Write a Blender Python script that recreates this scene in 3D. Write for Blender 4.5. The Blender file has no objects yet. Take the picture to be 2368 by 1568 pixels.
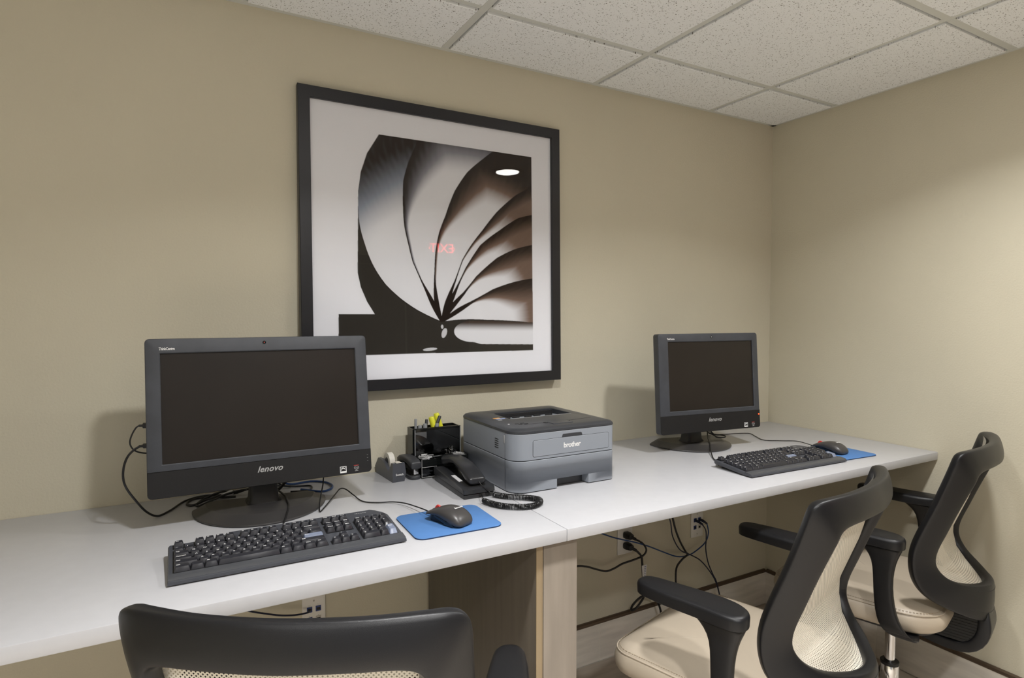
import bpy, bmesh, math, random
from mathutils import Matrix, Vector
random.seed(7)
PI = math.pi
S = bpy.context.scene
COL = S.collection

# ------------------------------------------------------------------ camera
cam = bpy.data.cameras.new('camera')
camo = bpy.data.objects.new('camera', cam)
COL.objects.link(camo)
Fv = Vector((0.48739188, 0.87227361, -0.03984846))
Rv = Vector((0.872977087, -0.487760935, 0.000525743))
Uv = Vector((0.01897793, 0.03504304, 0.9992056))
camo.matrix_world = Matrix(((Rv.x, Uv.x, -Fv.x, -2.4343), (Rv.y, Uv.y, -Fv.y, -1.8786),
                            (Rv.z, Uv.z, -Fv.z, 1.3699), (0, 0, 0, 1)))
cam.sensor_width = 36.0
cam.lens = 36.0 * 1393.7 / 2368
cam.clip_start = 0.02
S.camera = camo

# ------------------------------------------------------------------ world, exposure, lights
ZC = 2.243
w = bpy.data.worlds.new('world'); S.world = w; w.use_nodes = True
w.node_tree.nodes['Background'].inputs[0].default_value = (1.0, 0.98, 0.95, 1)
w.node_tree.nodes['Background'].inputs[1].default_value = 0.35
S.view_settings.view_transform = 'Standard'
S.view_settings.look = 'None'
S.view_settings.exposure = 0.09
S.view_settings.gamma = 1.0
S.view_settings.use_curve_mapping = False
S.cycles.max_bounces = 8
S.cycles.diffuse_bounces = 5
S.cycles.transparent_max_bounces = 12

LIGHTS = [(-0.745, -1.227, 11.5, 136), (-1.95, -1.227, 12.5, 136), (-3.17, -2.447, 30, 112), (-1.95, -2.447, 38, 112)]  # last two: unseen back row, added as fill bounced off the floor
for (lx, ly, pw, spr) in LIGHTS:
    L = bpy.data.lights.new('downlight', 'AREA')
    L.shape = 'DISK'; L.size = 0.13; L.energy = pw; L.color = (1.0, 0.995, 0.99); L.spread = math.radians(spr)
    lo = bpy.data.objects.new('downlight', L); COL.objects.link(lo)
    lo.location = (lx, ly, ZC - 0.012)

# ------------------------------------------------------------------ materials
def new_mat(name):
    m = bpy.data.materials.new(name); m.use_nodes = True
    nt = m.node_tree
    return m, nt, nt.nodes['Principled BSDF'], nt.nodes, nt.links

def M(name, col, rough=0.5, metal=0.0, bump=0.0, bscale=300.0, vary=0.0, vscale=8.0, spec=0.5, coat=0.0, emit=None, estr=0.0, alpha=None, trans=0.0, stretch=None, detail=3.0):
    m, nt, p, N, L = new_mat(name)
    p.inputs['Base Color'].default_value = (*col, 1)
    p.inputs['Roughness'].default_value = rough
    p.inputs['Metallic'].default_value = metal
    p.inputs['Specular IOR Level'].default_value = spec
    p.inputs['Coat Weight'].default_value = coat
    if trans: p.inputs['Transmission Weight'].default_value = trans
    if emit:
        p.inputs['Emission Color'].default_value = (*emit, 1)
        p.inputs['Emission Strength'].default_value = estr
    tc = N.new('ShaderNodeTexCoord')
    src = tc.outputs['Object']
    if stretch:
        mp = N.new('ShaderNodeMapping'); mp.inputs['Scale'].default_value = stretch
        L.new(src, mp.inputs['Vector']); src = mp.outputs['Vector']
    if bump:
        nz = N.new('ShaderNodeTexNoise'); nz.inputs['Scale'].default_value = bscale; nz.inputs['Detail'].default_value = detail
        L.new(src, nz.inputs['Vector'])
        b = N.new('ShaderNodeBump'); b.inputs['Strength'].default_value = bump; b.inputs['Distance'].default_value = 0.002
        L.new(nz.outputs['Fac'], b.inputs['Height']); L.new(b.outputs['Normal'], p.inputs['Normal'])
    if vary:
        nz = N.new('ShaderNodeTexNoise'); nz.inputs['Scale'].default_value = vscale; nz.inputs['Detail'].default_value = 5
        L.new(src, nz.inputs['Vector'])
        cr = N.new('ShaderNodeMapRange'); cr.inputs['From Min'].default_value = 0.3; cr.inputs['From Max'].default_value = 0.7
        cr.inputs['To Min'].default_value = 1 - vary; cr.inputs['To Max'].default_value = 1 + vary
        L.new(nz.outputs['Fac'], cr.inputs['Value'])
        mx = N.new('ShaderNodeVectorMath'); mx.operation = 'SCALE'; mx.inputs[0].default_value = col
        L.new(cr.outputs['Result'], mx.inputs['Scale']); L.new(mx.outputs['Vector'], p.inputs['Base Color'])
    return m

WALL = M('beige wall paint', (0.605, 0.565, 0.447), 0.62, bump=0.4, bscale=170, vary=0.02, vscale=3, spec=0.25)
QUARTZ = M('white quartz', (0.505, 0.51, 0.535), 0.28, vary=0.018, vscale=30, bump=0.02, bscale=400)
BLACKP = M('dark grey office plastic', (0.036, 0.038, 0.043), 0.42, bump=0.12, bscale=900, vary=0.05, vscale=20)
BEZEL = M('textured monitor plastic', (0.046, 0.050, 0.060), 0.46, bump=0.25, bscale=1400, vary=0.14, vscale=18)
CHIN = M('matte black monitor plastic', (0.0095, 0.009, 0.0095), 0.5, spec=0.38, bump=0.3, bscale=1500, vary=0.05, vscale=30)
BASEP = M('monitor stand plastic', (0.040, 0.038, 0.038), 0.30, bump=0.12, bscale=1200)
SCREEN = M('switched off screen', (0.017, 0.013, 0.0105), 0.38, vary=0.10, vscale=9, spec=0.35)
DARK = M('black recess', (0.006, 0.006, 0.006), 0.6)
KEYM = M('keycap plastic', (0.023, 0.024, 0.031), 0.28, bump=0.06, bscale=1500)
KEYB = M('blue grey keycap plastic', (0.20, 0.235, 0.33), 0.4)
KBODY = M('keyboard shell plastic', (0.058, 0.062, 0.074), 0.34, bump=0.10, bscale=1300)
KPALM = M('keyboard palm strip plastic', (0.068, 0.072, 0.080), 0.30, bump=0.06, bscale=1300)
WHITEP = M('white print', (0.80, 0.80, 0.80), 0.5)
GREYP = M('grey print', (0.42, 0.42, 0.42), 0.4)
REDP = M('red print', (0.6, 0.05, 0.04), 0.5)
CHAIRP = M('chair frame plastic', (0.0082, 0.0084, 0.0098), 0.36, spec=0.36, bump=0.15, bscale=1500, vary=0.04, vscale=15)
CHAIRD = M('chair black plastic', (0.012, 0.012, 0.013), 0.45)
GROOVE = M('groove shadow plastic', (0.012, 0.012, 0.013), 0.6)
VINYL = M('cream vinyl', (0.455, 0.390, 0.305), 0.42, bump=0.10, bscale=600, vary=0.02, vscale=12)
STITCH = M('tan stitching', (0.36, 0.29, 0.205), 0.7)
CHROME = M('chrome', (0.75, 0.75, 0.76), 0.08, metal=1.0)
STEEL = M('brushed steel', (0.55, 0.55, 0.56), 0.28, metal=1.0)
SILVERP = M('silver grey painted base', (0.30, 0.295, 0.29), 0.35, metal=0.2)
RUBBER = M('black cable rubber', (0.010, 0.010, 0.011), 0.38)
BLUEC = M('blue network cable', (0.012, 0.05, 0.17), 0.4)
NAVYC = M('dark navy network cable', (0.008, 0.012, 0.035), 0.35)
PADB = M('blue mouse pad cloth', (0.075, 0.20, 0.47), 0.75, bump=0.25, bscale=1800, vary=0.03, vscale=40)
PADE = M('mouse pad rubber', (0.012, 0.035, 0.10), 0.8)
PRN = M('printer grey plastic', (0.275, 0.300, 0.340), 0.36, bump=0.10, bscale=1300)
PRND = M('printer dark top plastic', (0.040, 0.043, 0.050), 0.34, bump=0.08, bscale=1300)
FRAMEB = M('black satin frame', (0.012, 0.0125, 0.016), 0.34, bump=0.1, bscale=200, stretch=(1, 1, 8))
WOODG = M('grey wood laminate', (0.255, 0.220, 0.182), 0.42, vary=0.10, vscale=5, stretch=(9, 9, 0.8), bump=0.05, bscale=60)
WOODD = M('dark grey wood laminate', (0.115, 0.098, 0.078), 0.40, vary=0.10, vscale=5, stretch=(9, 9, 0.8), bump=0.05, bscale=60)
EDGEB = M('tan edge band', (0.31, 0.235, 0.14), 0.5)
TILEB = M('grey wood look porcelain', (0.78, 0.73, 0.66), 0.45, vary=0.12, vscale=4, stretch=(1.2, 1.2, 9))
FLOORT = M('brown wood look floor tile', (0.50, 0.44, 0.37), 0.4, vary=0.16, vscale=4, stretch=(1.2, 9, 1))
GROUT = M('pale grout', (0.78, 0.74, 0.66), 0.8)
BRONZE = M('bronze edge trim', (0.14, 0.10, 0.07), 0.32, metal=0.6)
GRIDM = M('ceiling grid metal', (0.62, 0.63, 0.60), 0.5)
PLATE = M('white outlet plastic', (0.76, 0.74, 0.70), 0.35)
NAVYJ = M('blue data jack', (0.02, 0.045, 0.20), 0.4)
TAPE = M('matte tape roll', (0.66, 0.64, 0.58), 0.55)
YELLOW = M('yellow highlighter plastic', (0.72, 0.72, 0.04), 0.35)
WHITEL = M('white paper label', (0.72, 0.72, 0.74), 0.5)
GREYPEN = M('grey translucent pen plastic', (0.24, 0.25, 0.26), 0.3)
BLACKG = M('gloss black plastic', (0.008, 0.009, 0.009), 0.10)
PHONE = M('telephone satin plastic', (0.022, 0.023, 0.026), 0.30, bump=0.03, bscale=900)
MOUSEM = M('mouse rubberised plastic', (0.050, 0.047, 0.047), 0.36)
DOORD = M('dark stained door', (0.045, 0.033, 0.024), 0.4, vary=0.12, vscale=5, stretch=(8, 8, 0.8))
EXITW = M('exit sign housing', (0.75, 0.75, 0.72), 0.4)
EXITR = M('red exit letters', (0.9, 0.05, 0.06), 0.4, emit=(1.0, 0.04, 0.06), estr=22.0)
LENS = M('lit downlight lens', (1, 1, 1), 0.5, emit=(1, 0.97, 0.93), estr=40.0)
TRIMW = M('white light trim', (0.75, 0.75, 0.73), 0.4)
LEDR = M('red power light', (0.9, 0.1, 0.02), 0.4, emit=(1.0, 0.05, 0.01), estr=3.5)
ORANGE = M('orange print', (0.75, 0.36, 0.08), 0.5)
BLUEP = M('pale blue print', (0.30, 0.38, 0.62), 0.5)
CREAMW = M('aged white plastic', (0.55, 0.52, 0.47), 0.5)

def clear_mat(name, tint=(1, 1, 1), ior=1.45, rough=0.0, gain=1.0):
    m, nt, p, N, L = new_mat(name)
    N.remove(p)
    out = N['Material Output']
    tr = N.new('ShaderNodeBsdfTransparent'); tr.inputs[0].default_value = (*tint, 1)
    gl = N.new('ShaderNodeBsdfGlossy'); gl.inputs['Roughness'].default_value = rough
    fr = N.new('ShaderNodeFresnel'); fr.inputs['IOR'].default_value = ior
    mu = N.new('ShaderNodeMath'); mu.operation = 'MULTIPLY'; mu.inputs[1].default_value = gain; mu.use_clamp = True
    mx = N.new('ShaderNodeMixShader')
    L.new(fr.outputs[0], mu.inputs[0]); L.new(mu.outputs[0], mx.inputs[0]); L.new(tr.outputs[0], mx.inputs[1]); L.new(gl.outputs[0], mx.inputs[2])
    L.new(mx.outputs[0], out.inputs[0])
    return m
GLASS = clear_mat('picture glass', ior=1.26)
ACRYL = clear_mat('clear acrylic', (0.80, 0.82, 0.86), 1.5)

def ceiling_mat():
    m, nt, p, N, L = new_mat('fissured acoustic tile')
    p.inputs['Roughness'].default_value = 0.9; p.inputs['Specular IOR Level'].default_value = 0.1
    tc = N.new('ShaderNodeNewGeometry')
    prev = None
    for k, (rot, sc, th) in enumerate([(0.5, (62, 150, 40), 0.16), (-0.8, (140, 58, 40), 0.15), (1.6, (100, 190, 40), 0.16), (0.1, (260, 240, 40), 0.17)]):
        mp = N.new('ShaderNodeMapping'); mp.inputs['Rotation'].default_value = (0, 0, rot); mp.inputs['Scale'].default_value = sc
        mp.inputs['Location'].default_value = (k * 3.1, k * 1.7, 0)
        L.new(tc.outputs['Position'], mp.inputs['Vector'])
        vo = N.new('ShaderNodeTexVoronoi'); vo.inputs['Scale'].default_value = 1.0
        L.new(mp.outputs[0], vo.inputs['Vector'])
        lt = N.new('ShaderNodeMapRange'); lt.inputs['From Min'].default_value = th * 0.7; lt.inputs['From Max'].default_value = th * 1.3
        L.new(vo.outputs['Distance'], lt.inputs['Value'])
        # keep only some cells
        sep = N.new('ShaderNodeSeparateColor'); L.new(vo.outputs['Color'], sep.inputs[0])
        gt = N.new('ShaderNodeMath'); gt.operation = 'GREATER_THAN'; gt.inputs[1].default_value = 0.55
        L.new(sep.outputs[0], gt.inputs[0])
        mx = N.new('ShaderNodeMath'); mx.operation = 'MAXIMUM'
        L.new(lt.outputs[0], mx.inputs[0]); L.new(gt.outputs[0], mx.inputs[1])
        if prev is None: prev = mx.outputs[0]
        else:
            mm = N.new('ShaderNodeMath'); mm.operation = 'MULTIPLY'
            L.new(prev, mm.inputs[0]); L.new(mx.outputs[0], mm.inputs[1]); prev = mm.outputs[0]
    mix = N.new('ShaderNodeMix'); mix.data_type = 'RGBA'
    mix.inputs['A'].default_value = (0.20, 0.18, 0.165, 1); mix.inputs['B'].default_value = (0.86, 0.88, 0.90, 1)
    L.new(prev, mix.inputs['Factor']); L.new(mix.outputs['Result'], p.inputs['Base Color'])
    b = N.new('ShaderNodeBump'); b.inputs['Strength'].default_value = 0.5; b.inputs['Distance'].default_value = 0.002
    L.new(prev, b.inputs['Height']); L.new(b.outputs['Normal'], p.inputs['Normal'])
    return m
CEILT = ceiling_mat()

def mesh_fabric():
    m, nt, p, N, L = new_mat('beige mesh fabric')
    p.inputs['Base Color'].default_value = (0.80, 0.76, 0.66, 1); p.inputs['Roughness'].default_value = 0.6
    uv = N.new('ShaderNodeUVMap')
    sep = N.new('ShaderNodeSeparateXYZ'); L.new(uv.outputs[0], sep.inputs[0])
    def sn(sock, scale, phase):
        a = N.new('ShaderNodeMath'); a.operation = 'MULTIPLY_ADD'; a.inputs[1].default_value = 2 * PI * scale; a.inputs[2].default_value = phase
        L.new(sock, a.inputs[0])
        s = N.new('ShaderNodeMath'); s.operation = 'SINE'; L.new(a.outputs[0], s.inputs[0]); return s.outputs[0]
    # diamond weave: sin(u+v) * sin(u-v)
    ad = N.new('ShaderNodeMath'); ad.operation = 'ADD'; L.new(sep.outputs[0], ad.inputs[0]); L.new(sep.outputs[1], ad.inputs[1])
    su = N.new('ShaderNodeMath'); su.operation = 'SUBTRACT'; L.new(sep.outputs[0], su.inputs[0]); L.new(sep.outputs[1], su.inputs[1])
    a = sn(ad.outputs[0], 150, 0.0); b = sn(su.outputs[0], 150, 0.0)
    mu = N.new('ShaderNodeMath'); mu.operation = 'MINIMUM'; L.new(a, mu.inputs[0]); L.new(b, mu.inputs[1])
    mr = N.new('ShaderNodeMapRange'); mr.inputs['From Min'].default_value = -0.05; mr.inputs['From Max'].default_value = 0.15
    mr.inputs['To Min'].default_value = 1.0; mr.inputs['To Max'].default_value = 0.0
    L.new(mu.outputs[0], mr.inputs['Value']); L.new(mr.outputs[0], p.inputs['Alpha'])
    return m
MESHF = mesh_fabric()

def print_mat():
    m, nt, p, N, L = new_mat('art print paper')
    at = N.new('ShaderNodeAttribute'); at.attribute_name = 'Col'
    L.new(at.outputs['Color'], p.inputs['Base Color']); p.inputs['Roughness'].default_value = 0.7
    p.inputs['Specular IOR Level'].default_value = 0.1
    return m
PRINT = print_mat()

# ------------------------------------------------------------------ mesh helpers
def link(name, me, mat=None, parent=None, loc=None, rot=None):
    o = bpy.data.objects.new(name, me); COL.objects.link(o)
    if mat is not None:
        for mm in (mat if isinstance(mat, (list, tuple)) else [mat]): me.materials.append(mm)
    if parent is not None: o.parent = parent
    if loc is not None: o.location = loc
    if rot is not None: o.rotation_euler = rot
    return o

def finish(bm, name, mat, parent=None, smooth=True, ang=35, loc=None, rot=None, sub=0):
    bmesh.ops.remove_doubles(bm, verts=bm.verts, dist=1e-6)
    bmesh.ops.recalc_face_normals(bm, faces=bm.faces)
    me = bpy.data.meshes.new(name)
    if smooth:
        for f in bm.faces: f.smooth = True
        for e in bm.edges:
            if len(e.link_faces) == 2 and e.calc_face_angle(0) > math.radians(ang): e.smooth = False
    bm.to_mesh(me); bm.free()
    o = link(name, me, mat, parent, loc, rot)
    if sub:
        md = o.modifiers.new('subdivision', 'SUBSURF'); md.levels = sub; md.render_levels = sub
        for e in me.edges: e.use_edge_sharp = False
    return o

def add_box(bm, x0, x1, y0, y1, z0, z1, mi=0):
    vs = [bm.verts.new(c) for c in ((x0, y0, z0), (x1, y0, z0), (x1, y1, z0), (x0, y1, z0), (x0, y0, z1), (x1, y0, z1), (x1, y1, z1), (x0, y1, z1))]
    for f in ((0, 3, 2, 1), (4, 5, 6, 7), (0, 1, 5, 4), (1, 2, 6, 5), (2, 3, 7, 6), (3, 0, 4, 7)):
        bm.faces.new([vs[i] for i in f]).material_index = mi
    return vs

def bevel_all(bm, r, seg=2):
    if r > 0: bmesh.ops.bevel(bm, geom=list(bm.edges), offset=r, segments=seg, affect='EDGES', profile=0.5, clamp_overlap=True)

def box(name, x0, x1, y0, y1, z0, z1, mat, parent=None, bev=0.0, seg=2, loc=None, rot=None):
    bm = bmesh.new(); add_box(bm, x0, x1, y0, y1, z0, z1); bevel_all(bm, bev, seg)
    return finish(bm, name, mat, parent, loc=loc, rot=rot)

def rrect(x0, x1, y0, y1, r, n=6):
    pts = []
    rs = r if isinstance(r, (list, tuple)) else [r] * 4
    for (cx, cy, a0, q) in ((x1 - rs[0], y1 - rs[0], 0, rs[0]), (x0 + rs[1], y1 - rs[1], 90, rs[1]), (x0 + rs[2], y0 + rs[2], 180, rs[2]), (x1 - rs[3], y0 + rs[3], 270, rs[3])):
        for k in range(n + 1):
            a = math.radians(a0 + 90 * k / n); pts.append((cx + q * math.cos(a), cy + q * math.sin(a)))
    return pts

def stack(bm, loops, cap0=True, cap1=True, closed=True, mi=0):
    """loops: lists of 3D points, same count, skinned one to the next"""
    rows = [[bm.verts.new(p) for p in lp] for lp in loops]
    n = len(rows[0])
    for a, b in zip(rows, rows[1:]):
        for i in range(n if closed else n - 1):
            j = (i + 1) % n
            try: bm.faces.new((a[i], a[j], b[j], b[i])).material_index = mi
            except ValueError: pass
    if cap0: bm.faces.new(rows[0][::-1]).material_index = mi
    if cap1: bm.faces.new(rows[-1]).material_index = mi
    return rows

def inset(pts, d):
    n = len(pts); out = []
    for i in range(n):
        p = Vector(pts[i]); a = Vector(pts[i - 1]); b = Vector(pts[(i + 1) % n])
        t = (b - a)
        if t.length < 1e-9: out.append(tuple(p)); continue
        nrm = Vector((-t.y, t.x)).normalized()
        out.append(tuple(p + nrm * d))
    return out   # for counter-clockwise outlines this moves inwards

def prism(bm, pts, z0, z1, bev=0.0, mi=0):
    """counter-clockwise outline pulled up z0..z1 with a rounded rim"""
    if bev > 0:
        lo = [[(x, y, z0 + bev * (1 - math.cos(math.radians(d)))) for x, y in inset(pts, bev * (1 - math.sin(math.radians(d))))] for d in (0, 30, 60, 90)]
        hi = [[(x, y, z1 - bev * (1 - math.cos(math.radians(d)))) for x, y in inset(pts, bev * (1 - math.sin(math.radians(d))))] for d in (90, 60, 30, 0)]
        stack(bm, lo + hi, mi=mi)
    else:
        stack(bm, [[(x, y, z0) for x, y in pts], [(x, y, z1) for x, y in pts]], mi=mi)

def catmull(P, n=8):
    P = [Vector(p) for p in P]
    Q = [P[0] * 2 - P[1]] + P + [P[-1] * 2 - P[-2]]
    out = []
    for i in range(1, len(Q) - 2):
        a, b, c, d = Q[i - 1], Q[i], Q[i + 1], Q[i + 2]
        for k in range(n):
            t = k / n
            out.append(0.5 * ((2 * b) + (c - a) * t + (2 * a - 5 * b + 4 * c - d) * t * t + (3 * b - a - 3 * c + d) * t ** 3))
    out.append(P[-1]); return out

def tube(bm, pts, r, n=8, mi=0, cap=True):
    pts = [Vector(p) for p in pts]
    T = []
    for i in range(len(pts)):
        a = pts[max(i - 1, 0)]; b = pts[min(i + 1, len(pts) - 1)]
        T.append((b - a).normalized() if (b - a).length > 1e-9 else Vector((0, 0, 1)))
    u = T[0].orthogonal().normalized(); loops = []
    for p, t in zip(pts, T):
        u = (u - t * u.dot(t));
        u = u.normalized() if u.length > 1e-6 else t.orthogonal().normalized()
        v = t.cross(u)
        rr = r
        loops.append([p + (u * math.cos(2 * PI * k / n) + v * math.sin(2 * PI * k / n)) * rr for k in range(n)])
    stack(bm, loops, cap, cap, mi=mi)

def lathe(bm, prof, n=24, c=(0, 0, 0), axis='z', mi=0, cap0=True, cap1=True):
    loops = []
    for r, h in prof:
        lp = []
        for k in range(n):
            a = 2 * PI * k / n; x, y = r * math.cos(a), r * math.sin(a)
            q = (x, y, h) if axis == 'z' else ((x, h, y) if axis == 'y' else (h, x, y))
            lp.append((q[0] + c[0], q[1] + c[1], q[2] + c[2]))
        loops.append(lp)
    stack(bm, loops, cap0, cap1, mi=mi)

def sweep(bm, stations, n=16, e=0.5, mi=0, cap=True):
    """stations: (centre, half axis a, half axis b); superellipse section"""
    loops = []
    for c, a, b in stations:
        c, a, b = Vector(c), Vector(a), Vector(b); lp = []
        for k in range(n):
            t = 2 * PI * k / n; ct, st = math.cos(t), math.sin(t)
            lp.append(c + a * (abs(ct) ** e * (1 if ct >= 0 else -1)) + b * (abs(st) ** e * (1 if st >= 0 else -1)))
        loops.append(lp)
    stack(bm, loops, cap, cap, mi=mi)

_txt = {}
def text_mesh(s, size, shear=0.0, bold=0.0, align='CENTER', extrude=0.0, space=1.0):
    key = (s, size, shear, bold, align, extrude, space)
    if key in _txt: return _txt[key].copy()
    cu = bpy.data.curves.new('text', 'FONT'); cu.body = s; cu.size = size; cu.shear = shear; cu.offset = bold
    cu.align_x = align; cu.align_y = 'CENTER'; cu.extrude = extrude; cu.resolution_u = 3; cu.space_character = space
    ob = bpy.data.objects.new('text', cu); COL.objects.link(ob)
    dg = bpy.context.evaluated_depsgraph_get()
    me = bpy.data.meshes.new_from_object(ob.evaluated_get(dg))
    bpy.data.objects.remove(ob); bpy.data.curves.remove(cu)
    me.materials.clear(); _txt[key] = me
    return me.copy()

def text(name, s, size, mat, parent, loc, rot=(PI / 2, 0, 0), **kw):
    return link(name, text_mesh(s, size, **kw), mat, parent, loc, rot)

def tag(o, label=None, cat=None, group=None, kind=None):
    if label: o['label'] = label
    if cat: o['category'] = cat
    if group: o['group'] = group
    if kind: o['kind'] = kind
    return o

def thing(name, label, cat, loc=(0, 0, 0), rot=(0, 0, 0), group=None):
    o = bpy.data.objects.new(name, None); COL.objects.link(o)
    o.location = loc; o.rotation_euler = rot; o.empty_display_size = 0.05
    return tag(o, label, cat, group)

def pivot(name, parent, loc=(0, 0, 0), rot=(0, 0, 0)):
    o = bpy.data.objects.new(name, None); COL.objects.link(o); o.parent = parent
    o.location = loc; o.rotation_euler = rot; return o

def copy_tree(o, parent=None):
    c = o.copy(); COL.objects.link(c)
    if parent is not None:
        c.parent = parent; c.matrix_parent_inverse = o.matrix_parent_inverse.copy()
    for ch in list(o.children): copy_tree(ch, c)
    return c

# ================================================================== SETTING
XL, YF = -4.3, -3.4
o = box('wall_back', XL, 0.12, 0, 0.12, -0.05, ZC + 0.15, WALL); tag(o, kind='structure')
o = box('wall_right', 0, 0.12, YF, 0, -0.05, ZC + 0.15, WALL); tag(o, kind='structure')
o = box('wall_left', XL - 0.12, XL, YF - 0.12, 0.12, -0.05, ZC + 0.15, WALL); tag(o, kind='structure')
wf = box('wall_front', -1.75, 0.12, YF - 0.12, YF, -0.05, ZC + 0.15, WALL); tag(wf, kind='structure')

# floor: grout bed with wood look planks
bm = bmesh.new(); add_box(bm, XL, 0.0, YF, 0.0, -0.05, -0.003)
floor = finish(bm, 'floor', GROUT); tag(floor, kind='structure')
pl, pw = 0.90, 0.15
bm = bmesh.new(); prism(bm, rrect(-pl / 2 + 0.0015, pl / 2 - 0.0015, -pw / 2 + 0.0015, pw / 2 - 0.0015, 0.0012, 1), -0.008, 0.0)
pm = bpy.data.meshes.new('floor_tile'); bmesh.ops.recalc_face_normals(bm, faces=bm.faces); bm.to_mesh(pm); bm.free(); pm.materials.append(FLOORT)
row = 0; y = -pw / 2 - 0.011
while y > YF + pw / 2:
    x = XL + pl / 2 + (row * 0.31) % pl - pl + 0.02
    while x < 0:
        a, b = max(x - pl / 2, XL), min(x + pl / 2, -0.0)
        if b - a > 0.06 and x > -3.6:
            t = bpy.data.objects.new('floor_tile', pm); COL.objects.link(t); t.parent = floor
            t.location = ((a + b) / 2, y, 0); t.scale = ((b - a) / pl, 1, 1)
        x += pl
    y -= pw; row += 1

# baseboards of wood look tile with bronze cap
def baseboard(name, along, length, joints, inv):
    root = bpy.data.objects.new(name, None); COL.objects.link(root); tag(root, kind='structure')
    edges = [0.0] + joints + [length]
    for a, b in zip(edges, edges[1:]):
        g = 0.0018
        bm = bmesh.new()
        if along == 'x': add_box(bm, -b + g, -a - g, -0.010, 0, 0.003, 0.151)
        else: add_box(bm, -0.010, 0, -b + g, -a - g, 0.003, 0.151)
        bevel_all(bm, 0.0008, 1); finish(bm, 'tile', TILEB, root)
    bm = bmesh.new()
    if along == 'x': add_box(bm, -length, -0.0, -0.0085, 0, 0.0, 0.152)
    else: add_box(bm, -0.0085, 0, -length, -0.0, 0.0, 0.152)
    finish(bm, 'grout', GROUT, root)
    # cap profile
    prof = [(0, 0.152), (0.011, 0.152), (0.0125, 0.155), (0.0115, 0.163), (0.006, 0.1665), (0, 0.1665)]
    loops = []
    for s in (0.012, length):
        loops.append([(-s, -d, z) if along == 'x' else (-d, -s, z) for d, z in prof])
    bm = bmesh.new(); stack(bm, loops); finish(bm, 'metal_cap', BRONZE, root, ang=20)
    return root
baseboard('baseboard_back', 'x', -XL, [0.385, 0.994, 1.604, 2.214, 2.824, 3.434], 1)
baseboard('baseboard_right', 'y', -YF, [0.529, 1.139, 1.749, 2.359, 2.969], 1)

# ceiling
T = 0.61
GX, GY = -0.4266, -0.3123
ceil = box('ceiling', XL, 0.12, YF - 0.12, 0.12, ZC + 0.03, ZC + 0.15, M('ceiling plenum', (0.3, 0.3, 0.3), 0.9)); tag(ceil, kind='structure')
xs = [0.0] + [GX - T * k for k in range(7)]
ys = [0.0] + [GY - T * k for k in range(6)]
litcells = {}
for i in range(len(xs) - 1):
    for j in range(len(ys) - 1):
        x1, x0, y1, y0 = xs[i], xs[i + 1], ys[j], ys[j + 1]
        y0 = max(y0, YF); x0 = max(x0, XL)
        gx1 = 0.024 if i == 0 else 0.016; gy1 = 0.024 if j == 0 else 0.016
        a0, a1, b0, b1 = x0 + 0.016, x1 - gx1, y0 + 0.016, y1 - gy1
        bm = bmesh.new(); c = ((a0 + a1) / 2, (b0 + b1) / 2)
        hx, hy = (a1 - a0) / 2, (b1 - b0) / 2
        stack(bm, [[(sx * (hx + 0.0), sy * (hy + 0.0), 0.02) for sx, sy in ((-1, -1), (1, -1), (1, 1), (-1, 1))],
                   [(sx * hx, sy * hy, -0.004) for sx, sy in ((-1, -1), (1, -1), (1, 1), (-1, 1))],
                   [(sx * (hx - 0.0018), sy * (hy - 0.0018), -0.006) for sx, sy in ((-1, -1), (1, -1), (1, 1), (-1, 1))]])
        finish(bm, 'ceiling_tile', CEILT, ceil, smooth=False, loc=(c[0], c[1], ZC))
def runner(x0, x1, y0, y1):
    box('grid_runner', x0, x1, y0, y1, ZC, ZC + 0.004, GRIDM, ceil, bev=0.0006, seg=1)
for k in range(7): runner(GX - T * k - 0.012, GX - T * k + 0.012, YF, -0.004)
segs = xs + [XL]
for k in range(6):
    for a, b in zip(segs, segs[1:]):
        a2 = a - (0.0125 if a < 0 else 0.004)
        if a2 - (b + 0.0125) > 0.02: runner(b + 0.0125, a2, GY - T * k - 0.012, GY - T * k + 0.012)
box('wall_angle', XL, 0, -0.022, 0, ZC - 0.0015, ZC + 0.006, GRIDM, ceil, bev=0.0005, seg=1)
box('wall_angle', -0.022, 0, YF, 0, ZC - 0.0015, ZC + 0.006, GRIDM, ceil, bev=0.0005, seg=1)
# open slots above grid read dark
# downlights
for k, (lx, ly, pw_, spr_) in enumerate(LIGHTS):
    lab = ['round recessed downlight seen glowing in the picture glass, nearest the far wall corner', 'round recessed downlight above the nearer computer',
           'added fill downlight behind the camera, at far left', 'added fill downlight behind the camera, straight above the room middle'][k]
    t = thing('ceiling_light', lab, 'light', (lx, ly, ZC - 0.006), group='recessed downlights')
    bm = bmesh.new(); lathe(bm, [(0.068, 0.0), (0.092, -0.001), (0.094, -0.003), (0.091, -0.006), (0.070, -0.005), (0.067, 0.0)], 40, cap0=False, cap1=False)
    finish(bm, 'trim_ring', TRIMW, t)
    bm = bmesh.new(); lathe(bm, [(0.069, 0.0), (0.069, -0.002), (0.04, -0.0035), (0.002, -0.004)], 40); finish(bm, 'lens', LENS, t)

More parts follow.
